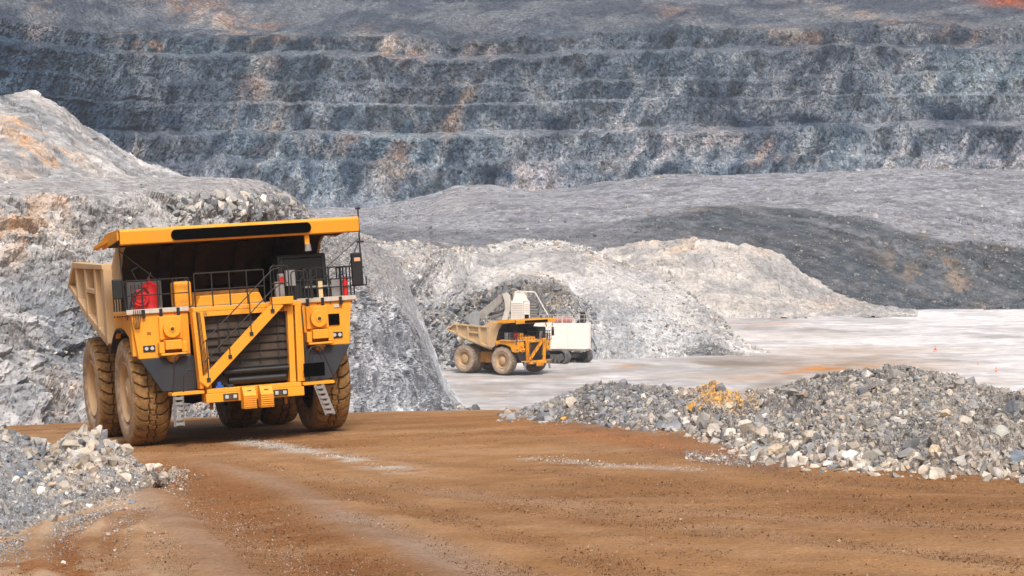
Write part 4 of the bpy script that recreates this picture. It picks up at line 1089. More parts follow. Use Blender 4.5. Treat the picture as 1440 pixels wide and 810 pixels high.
def make_truck(label, group, tread, side):
    T = empty('haul_truck'); tag(T, label, 'mining truck', group)
    R = 1.78; WB = 6.3; W = 1.17
    # ---- wheels
    for sx in (-1, 1):
        wheel(T, (sx * 2.98, 0, R), W, R, sx, tread, side, steer=0)
        wheel(T, (sx * 2.98, WB, R), W, R, sx, tread, side, rearhub=True)
        wheel(T, (sx * 1.62, WB, R), W, R, sx, tread, side, rearhub=True, rim=False)
    # ---- chassis
    c = MB()
    for sx in (-1, 1):
        c.box(sx * .95 - .2, sx * .95 + .2, -2.2, 7.9, 1.95, 2.75)
        c.cyl((sx * 2.15, -.05, 1.3), (sx * 2.0, .1, 3.7), .26, n=16)
        c.cyl((sx * 1.25, 3.2, 2.0), (sx * 1.25, 2.7, 3.75), .17, n=14)
        c.cyl((sx * 1.1, 7.6, 2.1), (sx * 1.1, 6.6, 3.6), .18, n=14)
    c.box(-.75, .75, .8, 1.6, 1.7, 2.6).box(-.75, .75, 4.6, 5.2, 2.0, 2.7).box(-.75, .75, 7.4, 7.9, 2.0, 2.7)
    c.build('chassis', M_YELD, T, .02)
    MB().lathe([(-2.4, .42), (-1.2, .48), (-.6, .72), (0, .82), (.6, .72), (1.2, .48), (2.4, .42)], 24, (0, WB, R)).build('rear_axle', M_UNDER, T, smooth=True)
    a = MB(); a.cyl((-2.5, 0, R - .1), (2.5, 0, R - .1), .22, n=14); a.box(-.9, .9, -.35, .35, 1.35, 1.75); a.build('front_axle', M_UNDER, T, .02)
    e = MB(); e.box(-1.35, 1.35, -2.45, .7, 1.9, 4.1).box(-.9, .9, -2.3, 1.6, 1.45, 1.9).box(-1.0, 1.0, .7, 2.2, 2.3, 3.7)
    e.build('engine', M_UNDER, T, .03)
    MB().prism([(-2.5, 1.35), (-1.25, 1.35), (-1.25, 2.7), (-2.35, 2.7)], 2.15, 4.5, 'y').build('fuel_tank', M_YELD, T, .06)
    MB().cyl((2.0, 2.3, 2.0), (2.0, 4.2, 2.0), .55, n=24).build('oil_tank', M_YELD, T, .03)
    # ---- dump body: hollow, ribbed
    side_poly = [(9.3, 5.40), (7.8, 6.15), (2.0, 5.88), (.6, 6.70), (-.35, 6.80), (-.35, 6.42), (.15, 6.25), (.65, 5.6), (1.0, 4.6), (1.25, 3.45), (2.05, 3.28), (5.7, 4.2)]
    b = MB()
    hw = 3.35
    for sx in (-1, 1):
        b.prism(side_poly, sx * hw, sx * (hw - .09), 'x')
    b.prism([(1.25, 3.42), (2.05, 3.25), (5.7, 4.17), (9.3, 5.37), (9.3, 5.27), (5.7, 3.98), (2.05, 3.05), (1.2, 3.2)], -hw + .095, hw - .095, 'x')
    body = b.build('dump_body', M_BODY, T, .015)
    for sx in (-1, 1):
        rb = MB()
        o = lambda k: sx * (hw + k)
        x0, x1 = sorted((o(.003), o(.30)))
        def rib(ya, za, yb, zb, wd, xo=None):
            rb.prism([(ya - wd / 2, za), (ya + wd / 2, za), (yb + wd / 2, zb), (yb - wd / 2, zb)], x0, x1 if xo is None else xo, 'x')
        rib(7.35, 4.80, 7.35, 6.02, .26); rib(5.5, 4.20, 5.5, 5.93, .26); rib(3.6, 3.72, 3.6, 5.84, .26); rib(2.1, 3.35, 2.1, 5.80, .50)
        rb.prism([(9.32, 5.36), (7.85, 6.22), (1.95, 5.96), (1.95, 5.80), (7.8, 6.0), (9.1, 5.32)], x0 - .02, x1 + .05, 'x')
        rb.prism([(3.75, 5.02), (5.36, 5.10), (5.36, 5.26), (3.75, 5.18)], x0, x1 - .08, 'x')
        rb.prism([(2.05, 3.29), (5.7, 4.20), (9.32, 5.39), (9.2, 5.55), (5.7, 4.44), (2.05, 3.55)], x0, x1, 'x')
        rb.build('body_rib', M_BODY, body, .02)
    # headboard and its ribs
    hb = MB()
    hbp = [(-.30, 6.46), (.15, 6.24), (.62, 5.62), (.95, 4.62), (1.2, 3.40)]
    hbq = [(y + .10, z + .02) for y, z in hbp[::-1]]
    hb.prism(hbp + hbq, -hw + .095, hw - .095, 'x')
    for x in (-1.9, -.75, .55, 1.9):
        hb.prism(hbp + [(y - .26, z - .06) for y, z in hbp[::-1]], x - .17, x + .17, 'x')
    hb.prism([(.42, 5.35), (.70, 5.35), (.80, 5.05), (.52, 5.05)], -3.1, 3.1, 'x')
    hb.build('headboard', M_HEAD_SHADE, body, .015)
    # canopy
    cw = 3.86
    cp = MB()
    cp.prism([(-2.58, 6.94), (-2.58, 6.87), (.55, 6.64), (.62, 6.72), (-.35, 6.90)], -cw, cw, 'x')
    for x in (-2.8, -1.4, 0, 1.4, 2.8):
        cp.prism([(-2.5, 6.862), (-2.5, 6.72), (-.35, 6.44), (-.3, 6.70)], x - .06, x + .06, 'x')
    for sx in (-1, 1):
        x0, x1 = sorted((sx * 3.36, sx * 3.9))
        cp.prism([(-2.45, 6.86), (-2.45, 6.60), (.3, 6.40), (.45, 6.63)], sx * 3.84, sx * 3.90, 'x')
        cp.add([(sx * 3.9, -.9, 6.78), (sx * 3.9, 1.2, 6.55), (sx * 4.12, .7, 6.52), (sx * 3.9, -.9, 6.60), (sx * 3.9, 1.2, 6.40), (sx * 4.12, .7, 6.44)], [(0, 1, 2), (3, 5, 4), (0, 3, 4, 1), (1, 4, 5, 2), (2, 5, 3, 0)])
    can = cp.build('canopy', M_YEL, T, .012)
    MB().prism([(-2.50, 6.858), (-.33, 6.60), (.5, 6.60), (-.33, 6.43), (-2.50, 6.66)], -3.82, 3.82, 'x').build('canopy_shade_plate', M_HEAD_SHADE, can)  # added dark plate, paints the shade on the canopy underside
    lip = MB(); lip.prism([(-2.58, 6.94), (-2.72, 6.93), (-2.76, 6.86), (-2.72, 6.46), (-2.58, 6.43), (-2.60, 6.50)], -cw, cw, 'x'); lip.build('canopy_lip', M_YEL, can, .02)
    st = MB()
    pts = []
    for k in range(9): a_ = -PI / 2 + PI * k / 8; pts.append((2.12 + .14 * math.cos(a_), 6.67 + .165 * math.sin(a_)))
    for k in range(9): a_ = PI / 2 + PI * k / 8; pts.append((-2.12 + .14 * math.cos(a_), 6.67 + .165 * math.sin(a_)))
    st.prism(pts, -2.775, -2.70, 'y'); st.build('stripe', M_PLATE, can)
    l = MB(); l.box(2.07, 2.22, -2.6, -2.5, 6.12, 6.5); l.build('lamp_bracket', M_YEL, T, .01)
    l = MB(); l.cyl((2.15, -2.62, 6.14), (2.15, -2.62, 5.92), .09, .11, 14); l.build('canopy_lamp', M_STEEL, T)
    # ---- decks
    d = MB(); d.box(-3.72, 3.72, -2.25, .2, 4.24, 4.36).box(-1.75, 1.75, -2.85, -2.252, 4.22, 4.36)
    dk = d.build('deck', M_YEL, T, .015)
    d = MB(); d.box(-3.70, 3.70, -2.2, .15, 4.363, 4.385); d.box(-3.73, -1.77, -2.285, -2.255, 4.28, 4.42).box(1.77, 3.73, -2.285, -2.255, 4.28, 4.42); d.build('deck_plate', paint('lit_deck_edge', (.62, .58, .52), .6, dirt=(.4, .34, .26), dscale=2, damt=.5), dk)  # pale colour paints the lit line along the deck edge, with some dirt
    # ---- front fenders
    for sx in (-1, 1):
        f = MB()
        f.prism([(sx * 1.77, 2.86), (sx * 3.42, 2.86), (sx * 3.58, 4.235), (sx * 1.77, 4.235)], -2.2, -1.95, 'y')
        f.prism([(-1.949, 4.235), (-1.949, 2.95), (-1.75, 2.95), (-1.45, 3.55), (-.6, 3.80), (.5, 3.80), (.9, 3.5), (.95, 4.235)], sx * 3.40, sx * 3.55, 'x')
        f.box(*sorted((sx * 1.4, sx * 3.39)), -1.949, .9, 3.86, 4.23)
        fo = f.build('fender', M_YEL, T, .015)
        q = MB(); x = sx * 2.38
        q.box(x - .36, x + .36, -2.36, -2.203, 3.42, 4.15)
        q.build('intake_box', M_YEL, fo, .02)
        q = MB(); q.cyl((x, -2.37, 3.74), (x, -2.56, 3.74), .27, .27, 28).cyl((x, -2.562, 3.74), (x, -2.585, 3.74), .12, .10, 16); q.build('intake_cap', M_YEL, fo, .02)
        q = MB(); q.cyl((x, -2.587, 3.74), (x, -2.592, 3.74), .06, .06, 12); q.build('cap_hole', M_UNDER, fo)
        q = MB(); q.box(x - .26, x + .26, -2.66, -2.203, 3.10, 3.40).box(x - .44, x - .27, -2.55, -2.203, 3.0, 3.34).box(x + .27, x + .44, -2.55, -2.203, 3.0, 3.34).box(x - .4, x + .4, -2.6, -2.203, 2.92, 2.99)
        q.build('bracket', M_YEL, fo, .02)
        q = MB(); q.cyl((x, -2.35, 2.915), (x, -2.35, 2.72), .26, .12, 14).cyl((x, -2.35, 2.72), (x, -2.35, 2.66), .04, .04, 8); q.build('strainer', M_YELD, fo)
        x = sx * 3.08 if sx < 0 else 3.02
        q = MB(); q.box(x - .19, x + .19, -2.24, -2.203, 3.08, 3.27); hl = q.build('headlight', M_BLK, T, .01)
        for k in (-.09, .09):
            q = MB(); q.cyl((x + k, -2.243, 3.175), (x + k, -2.27, 3.175), .06, .06, 14); q.build('lens', M_LENS, hl)
        x = sx * 3.05
        q = MB(); q.box(x - .06, x + .06, -2.23, -2.203, 3.62, 3.70) if sx < 0 else q.box(2.98, 3.16, -2.23, -2.203, 4.05, 4.15)
        q.build('marker_light', M_YELD if sx < 0 else M_LENS, fo, .01)
        # mud skirt
        q = MB(); q.prism([(sx * 1.70, 2.855), (sx * 3.42, 2.855), (sx * 2.78, 1.80), (sx * 1.70, 1.72)], -2.32, -2.22, 'y')
        q.box(*sorted((sx * 1.66, sx * 1.76)), -2.3, -1.0, 1.75, 2.85)
        q.build('mud_flap', M_SKIRT, T, .02)
        # rounded guard over the tyre
        g = MB(); arc = [(2.02 * math.cos(t), 1.78 + 2.02 * math.sin(t)) for t in np.linspace(math.radians(38), math.radians(112), 9)]
        arc2 = [(y * 1.03, 1.78 + (z - 1.78) * 1.03) for y, z in arc[::-1]]
        g.prism(arc + arc2, sx * 2.5, sx * 3.62, 'x'); g.build('wheel_guard', M_SKIRT, T)
    q = MB(); q.box(2.62, 3.14, -2.245, -2.203, 3.50, 3.86); q.build('number_plate', M_PLATE, T, .01)
    # ---- radiator
    q = MB(); q.box(-1.5, 1.5, -2.62, -2.46, 1.86, 4.215)
    rad = q.build('radiator', M_GRILLE, T)
    q = MB()
    for k in range(9): z = 2.12 + k * .25; q.box(-1.48, 1.22, -2.70, -2.623, z, z + .025)
    for x in (-.95, -.3, .35, .95): q.box(x - .012, x + .012, -2.69, -2.623, 2.5, 4.2)
    q.build('grille_bar', M_RAIL, rad)
    q = MB()
    for z, h in ((3.62, .22), (3.37, .2), (3.12, .2), (2.87, .2), (2.62, .2)): q.box(-.92, 1.15, -2.66, -2.623, z, z + h)
    q.build('core_panel', M_UNDER, rad)
    q = MB(); q.cyl((-.9, -2.78, 2.26), (1.2, -2.78, 2.26), .10, .10, 14).cyl((-.75, -2.74, 1.98), (1.1, -2.74, 1.98), .12, .12, 14); q.build('hose', M_BLK, rad, smooth=True)
    q = MB()
    for x0, x1 in ((-1.78, -1.66), (-1.62, -1.42), (1.27, 1.46), (1.52, 1.76)):
        k = .10 if x0 < 0 else -.06
        q.prism([(x0 + k, 1.80), (x1 + k, 1.80), (x1, 4.215), (x0, 4.215)], -2.88, -2.45, 'y')
    q.box(-1.517, 1.267, -2.86, -2.64, 4.06, 4.212)
    for x in (-1.65, 1.64):
        for k in range(14): z = 1.95 + k * .16; q.cyl((x, -2.881, z), (x, -2.90, z), .018, n=6)
    q.build('radiator_frame', M_YEL, T, .012)
    MB().box(1.228, 1.262, -2.80, -2.64, 1.9, 4.05).build('side_seal', M_YELD, T)
    # ---- bumper
    q = MB(); q.box(-1.58, 1.58, -3.15, -2.50, 1.36, 1.64).box(-1.52, 1.52, -3.08, -2.55, 1.643, 1.79)
    q.box(-1.3, 1.3, -2.49, -1.9, 1.45, 1.75)
    bu = q.build('bumper', M_YEL, T, .02)
    for x in (-.80, .80):
        q = MB(); q.box(x - .24, x + .24, -3.19, -3.153, 1.40, 1.61); lb = q.build('bumper_light', M_UNDER, T, .01)
        for k in (-.13, .13):
            q = MB(); q.box(x + k - .055, x + k + .055, -3.215, -3.193, 1.45, 1.56); q.build('lens', M_LENS, lb, .01)
    for x in (-.28, .27):
        q = MB(); q.prism([(-3.155, 1.80), (-3.40, 1.78), (-3.58, 1.52), (-3.56, 1.10), (-3.155, 1.10)], x - .205, x + .205, 'x')
        for k in range(6): q.box(x - .20, x + .20, -3.60 + .0 * k, -3.575, 1.16 + k * .065, 1.18 + k * .065)
        s1 = q.build('step_box', M_YEL, T, .012)
        q = MB(); q.tube([(x - .06, -3.44, 1.60), (x - .06, -3.50, 1.66), (x + .06, -3.50, 1.66), (x + .06, -3.44, 1.60)], .012); q.build('handle', M_BLK, s1)
    for x_ in (-1.35, 1.05):
        q = MB(); q.cyl((x_, -2.8, 1.36), (x_, -2.8, 1.13), .07, .05, 10); q.build('tow_pin', M_YELD, T)
    q = MB(); q.box(-1.22, -.98, -3.05, -2.86, 1.795, 1.87); q.cyl((-1.1, -2.95, 1.87), (-1.1, -2.95, 1.99), .08, .07, 12); q.build('beacon', M_BLUE, T)
    q = MB(); q.box(-.86, -.66, -3.05, -2.90, 1.795, 1.88); q.build('junction_box', M_SKIRT, T, .01)
    # ---- step platforms, ladders, hand loops
    for sx in (-1, 1):
        q = MB(); q.box(*sorted((sx * 1.59, sx * 2.62)), -3.02, -2.42, 1.66, 1.76); q.build('step_platform', M_YEL, T, .012)
    ladder(T, (-2.42, -2.98, 1.65), (-2.44, -2.95, .70), .24, M_STEEL, 6)
    ladder(T, (2.10, -2.98, 1.65), (2.42, -2.98, .68), .24, M_STEEL, 6)
    q = MB(); q.tube([(-2.60, -2.95, 1.70), (-2.55, -2.98, 1.95), (-2.45, -3.0, 2.85), (-2.35, -3.0, 2.93), (-1.95, -3.0, 2.93), (-1.88, -3.0, 2.8), (-1.86, -3.0, 1.9)], .022)
    q.tube([(-2.25, -2.98, 1.72), (-2.2, -3.0, 2.3), (-2.1, -3.0, 2.42), (-1.86, -3.0, 2.42)], .02)
    q.build('hand_loop', M_RAIL, T)
    q = MB(); q.tube([(1.80, -2.98, 1.75), (1.85, -3.0, 2.75), (1.95, -3.0, 2.86), (2.2, -3.0, 2.86), (2.28, -3.0, 2.75), (2.62, -2.98, 1.85), (2.60, -2.95, 1.60), (2.5, -2.95, 1.52)], .022)
    q.tube([(1.95, -3.0, 2.84), (1.95, -3.0, 2.4), (2.25, -3.0, 2.45), (2.2, -3.0, 2.84)], .015)
    q.build('hand_loop', M_RAIL, T)
    q = MB(); q.box(1.62, 2.30, -3.12, -3.06, 1.93, 2.36); q.build('number_plate', M_PLATE, T, .015)
    # ---- stair across the radiator
    q = MB(); A, B = Vector((-1.62, -3.10, 1.95)), Vector((.98, -3.10, 4.34))
    q.bar(A, B, .05, .25, up=(0, 1, 0)) if False else None
    dv = (B - A).normalized(); nv = Vector((-dv.z, 0, dv.x))
    for y0 in (-3.16, -2.93):
        q.prism([tuple((p + nv * s_)[i] for i in (0, 2)) for p, s_ in ((A, -.15), (B, -.15), (B, .15), (A, .15))], y0, y0 + .045, 'y')
    for k in range(9):
        c_ = A.lerp(B, (k + .6) / 9.4); q.box(c_.x - .11, c_.x + .11, -3.114, -2.931, c_.z - .015, c_.z + .02)
    stair = q.build('staircase', M_YEL, T, .008)
    q = MB()
    up = Vector((0, 0, 1))
    for hgt in (.62, 1.22):
        q.tube([A.lerp(B, .02) + up * (hgt + .02) + Vector((0, -.07, 0)), A.lerp(B, .93) + up * hgt + Vector((0, -.07, 0)), A.lerp(B, 1.0) + up * (hgt * .9) + Vector((.05, -.07, 0))], .02)
    for k in (.06, .34, .62, .90):
        c_ = A.lerp(B, k) + Vector((0, -.07, 0)); q.tube([c_, c_ + up * 1.22], .018); q.box(c_.x - .06, c_.x + .06, c_.y - .02, c_.y + .02, c_.z - .07, c_.z + .05)
    q.build('handrail', M_RAIL, stair)
    q = MB(); q.box(.72, 1.42, -3.18, -2.86, 4.28, 4.52); q.build('landing', M_YEL, T, .015)
    # ---- rails on the deck
    railing(T, [(-3.68, .1), (-3.68, -2.2), (-1.70, -2.2)], 4.2, 5.32, (4.85,), step=.5)
    railing(T, [(-1.62, -2.7), (.62, -2.7)], 4.2, 5.42, (4.9,), step=.62)
    q = MB()
    for xa, xb, zt in ((.78, 1.36, 5.5), (1.44, 1.98, 5.3), (2.06, 2.1, 5.3)):
        q.tube([(xa, -2.95, 4.4), (xa, -2.95, zt - .08), (xa + .06, -2.95, zt), (xb - .06, -2.95, zt), (xb, -2.95, zt - .08), (xb, -2.95, 4.4)], .022)
    q.tube([(.78, -2.95, 4.95), (1.36, -2.95, 4.95)], .02)
    q.build('railing', M_RAIL, T)
    railing(T, [(2.05, -2.22), (3.70, -2.22), (3.70, -.2)], 4.2, 5.36, (4.72, 4.98), step=.41)
    # feet of the rail posts
    for x in (-3.2, -2.65, -2.1, 2.1, 2.6, 3.2):
        q = MB(); q.box(x - .05, x + .05, -2.31, -2.287, 4.14, 4.40); q.build('post_foot', M_BLK, T)
    # ---- equipment on the left deck
    ex = MB(); ex.cyl((-2.86, -1.75, 4.39), (-2.86, -1.75, 5.15), .25, .25, 24).cyl((-2.86, -1.75, 5.15), (-2.86, -1.75, 5.27), .25, .08, 24).cyl((-2.86, -1.75, 5.27), (-2.86, -1.75, 5.42), .04, .04, 8)
    ex.build('fire_tank', M_RED, T, smooth=True)
    ex = MB(); ex.cyl((-3.22, -1.95, 4.78), (-3.22, -2.08, 4.78), .27, .27, 28).cyl((-3.22, -2.081, 4.78), (-3.22, -2.12, 4.78), .19, .17, 24).box(-3.42, -3.02, -1.94, -1.75, 4.39, 4.9)
    ex.build('hose_reel', M_RED, T, .01)
    ex = MB(); ex.box(-2.12, -1.55, -1.95, -1.35, 4.40, 5.22); ex.build('hydraulic_tank', M_YEL, T, .08)
    for x_ in (-1.95, -1.68):
        ex = MB(); ex.cyl((x_, -1.6, 5.22), (x_, -1.6, 5.31), .05, n=10); ex.build('tank_cap', M_BLK, T)
    ex = MB(); ex.box(-3.35, -2.30, -.9, -.35, 4.40, 5.30)
    eb = ex.build('electrical_cabinet', M_STEEL, T, .02)
    ex = MB()
    for k in range(8): ex.box(-3.30 + k * .13, -3.285 + k * .13, -.925, -.903, 4.5, 5.2)
    ex.build('cabinet_slot', M_BLK, eb)
    ex = MB(); ex.tube([(-3.3, -2.1, 5.3), (-3.45, -2.1, 5.65), (-3.25, -2.1, 5.75)], .02).tube([(-3.0, -2.1, 5.2), (-2.85, -2.1, 5.55)], .02).tube([(-3.5, -2.15, 4.5), (-3.38, -2.15, 4.9), (-3.1, -2.15, 5.1), (-2.95, -2.1, 4.9)], .025).tube([(-3.6, -2.1, 4.3), (-3.5, -2.2, 4.9), (-3.35, -2.1, 5.0)], .025)
    ex.build('hose_bundle', M_RAIL, T)
    ex = MB(); ex.prism([(-1.45, 4.39), (.75, 4.39), (.62, 4.72), (-1.3, 4.72)], -2.0, -1.3, 'y'); ex.build('hood', M_YEL, T, .03)
    ex = MB(); ex.box(-1.4, .8, -1.2, .1, 4.39, 4.85); ex.build('exhaust_housing', M_YELD, T, .05)
    # mirrors and masts
    ex = MB(); ex.box(-4.12, -3.80, -2.30, -2.20, 4.78, 5.40); mr = ex.build('mirror', M_BLK, T, .03)
    for z_ in (4.95, 5.25): MB().tube([(-3.68, -2.2, z_), (-3.85, -2.24, z_)], .02).build('mirror_arm', M_RAIL, mr)
    ex = MB(); ex.tube([(-3.70, -2.25, 4.1), (-3.78, -2.25, 5.3), (-3.84, -2.25, 6.75)], .022).tube([(-3.84, -2.25, 6.3), (-2.75, -2.2, 5.35)], .018).box(-3.88, -3.80, -2.27, -2.23, 6.72, 6.8)
    ex.build('mast', M_RAIL, T)
    ex = MB(); ex.box(3.62, 3.98, -2.42, -2.26, 4.72, 5.78); mr = ex.build('mirror', M_BLK, T, .03)
    ex = MB(); ex.box(3.70, 3.90, -2.45, -2.423, 5.50, 5.62); ex.build('mirror_badge', paint('peach_sticker', (.7, .38, .24), .5), mr)
    MB().tube([(3.62, -2.3, 4.72), (4.1, -2.3, 4.72), (4.1, -2.3, 5.0)], .022).build('mirror_arm', M_RAIL, mr); MB().tube([(3.7, -2.3, 5.3), (4.05, -2.3, 5.3)], .022).build('mirror_arm', M_RAIL, mr)
    ex = MB(); ex.tube([(4.02, -2.1, 4.7), (4.02, -2.1, 6.2), (4.04, -2.1, 7.2)], .025).tube([(4.02, -2.1, 6.2), (3.6, -2.1, 5.35)], .014).tube([(4.02, -2.1, 6.25), (2.9, -1.9, 5.36)], .012).box(3.95, 4.12, -2.12, -2.08, 7.18, 7.24).box(3.92, 4.16, -2.12, -2.08, 6.1, 6.16)
    ex.build('antenna', M_RAIL, T)
    ex = MB(); ex.box(3.02, 3.32, -1.95, -1.6, 4.39, 5.0); ex.build('tool_box', M_STEEL, T, .02)
    ex = MB(); ex.cyl((3.44, -2.1, 4.42), (3.44, -2.1, 4.92), .09, .09, 16).cyl((3.44, -2.1, 4.92), (3.44, -2.1, 5.02), .05, .03, 10); ex.build('fire_extinguisher', M_RED, T, smooth=True)
    ex = MB()
    for k in range(4): ex.tube([(-1.66 + k * .035, -2.9, 4.2), (-1.62 + k * .05, -2.93, 3.2 - k * .1), (-1.50 + k * .04, -2.92, 2.0)], .010)
    ex.build('cable', M_RAIL, T)
    ex = MB(); ex.tube([(1.86, -2.4, 4.2), (1.86, -2.5, 3.4), (1.82, -2.45, 2.3)], .02).tube([(1.72, -2.95, 4.2), (1.73, -2.97, 3.0), (1.75, -2.95, 1.9)], .018); ex.build('hydraulic_line', M_RAIL, T)
    for x_ in (-1.38, 1.12): MB().box(x_ - .05, x_ + .05, -2.93, -2.86, 4.05, 4.2).build('latch', M_YELD, T, .01)
    ex = MB()
    for k in range(5): ex.tube([(-3.5 + k * .06, -2.3, 4.4), (-3.55 + k * .05, -2.34, 4.0), (-3.48 + k * .03, -2.3, 3.8)], .012)
    ex.build('hose_bundle', M_RAIL, T)
    for x_ in (1.55, 1.95, 2.35, 2.75):
        ex = MB(); ex.tube([(x_, -2.1, 4.4), (x_ + .02, -2.1, 5.05), (x_ + .14, -2.1, 5.12), (x_ + .16, -2.1, 4.4)], .02); ex.build('guard_bar', M_RAIL, T)
    ex = MB(); ex.box(1.15, 1.30, -2.6, -2.3, 4.4, 5.25).box(1.02, 1.14, -2.55, -2.35, 4.5, 5.0); ex.build('control_box', M_STEEL, T, .02)
    MB().box(1.16, 1.29, -2.64, -2.603, 4.95, 5.15).build('warning_label', M_RED, T)
    # ---- cab
    ex = MB(); ex.prism([(-1.95, 4.39), (-1.85, 5.85), (.1, 5.85), (.1, 4.39)], 1.30, 2.92, 'x')
    cab = ex.build('cab', M_BLK, T, .06)
    ex = MB(); ex.box(1.42, 2.80, -1.925, -1.885, 5.0, 5.72); w_ = ex.build('windscreen', M_GLASS, cab, .05)
    w_.rotation_euler = (0, 0, 0)
    ex = MB(); ex.box(1.20, 1.297, -1.6, -.2, 4.9, 5.6); ex.build('side_window', M_GLASS, cab)
    ex = MB()
    for x in (1.40, 2.78): ex.tube([(x, -1.97, 5.0), (x, -1.95, 5.76)], .022)
    ex.tube([(1.4, -1.97, 5.0), (2.78, -1.97, 5.0)], .022).tube([(1.4, -1.95, 5.76), (2.78, -1.95, 5.76)], .022); ex.build('window_frame', M_SKIRT, cab)
    ex = MB(); ex.box(2.06, 2.95, -2.18, -1.97, 4.75, 4.80).box(1.45, 1.75, -2.3, -2.1, 4.85, 5.35); ex.build('cab_step', M_STEEL, cab)
    # small marks
    ex = MB(); ex.box(2.52, 2.66, -2.20, -2.17, 4.39, 4.95); ex.build('gate', paint('cream_paint', (.7, .55, .3), .5), T)
    return T

def set_pose(root, loc, yaw, n=(0, 0, 1)):
    n = Vector(n).normalized()
    f = Vector((math.sin(yaw), -math.cos(yaw), 0)); f = (f - n * f.dot(n)).normalized()
    x = f.cross(n).normalized() * -1     # local X, with local -Y forward and Z up
    x = n.cross(f); x.normalize()
    y = -f
    x = y.cross(n); x.normalize()
    root.matrix_world = Matrix(((x.x, y.x, n.x, loc[0]), (x.y, y.y, n.y, loc[1]), (x.z, y.z, n.z, loc[2]), (0, 0, 0, 1)))

t1 = make_truck('large yellow mining truck facing the camera on the brown haul road by the left stones', 'yellow mining trucks with tan dump bodies', (.27, .155, .062), (.36, .27, .19))
c1 = RP(332, 615) - np.array((0, 0, .03))
set_pose(t1, c1, math.radians(20), (-.0669, .0289, 1))
t2 = make_truck('far mining truck seen from the side on the pale floor beside the white excavator', 'yellow mining trucks with tan dump bodies', (.25, .20, .16), (.40, .31, .235))
yaw2 = math.radians(50)
d2 = 20.2 / ((527 - 300) / FPX)
set_pose(t2, ((709 - 720) / FPX * d2 + 3.0 * math.cos(yaw2), d2 + 3.0 * math.sin(yaw2), FLOORZ), yaw2)
# ================================================================== EXCAVATOR
M_WHITE = paint('cream_white_paint', (.86, .80, .75), .5, dirt=(.66, .60, .54), dscale=.5, damt=.18)
M_WGREY = paint('grey_white_paint', (.62, .58, .53), .6, dirt=(.38, .34, .30), dscale=.6, damt=.6)
M_TRACK = paint('track_steel', (.05, .05, .055), .6, dirt=(.22, .21, .20), dscale=1, damt=.6)
M_BOOM = paint('boom_paint', (.36, .34, .32), .6, dirt=(.22, .19, .17), dscale=.8, damt=.6)

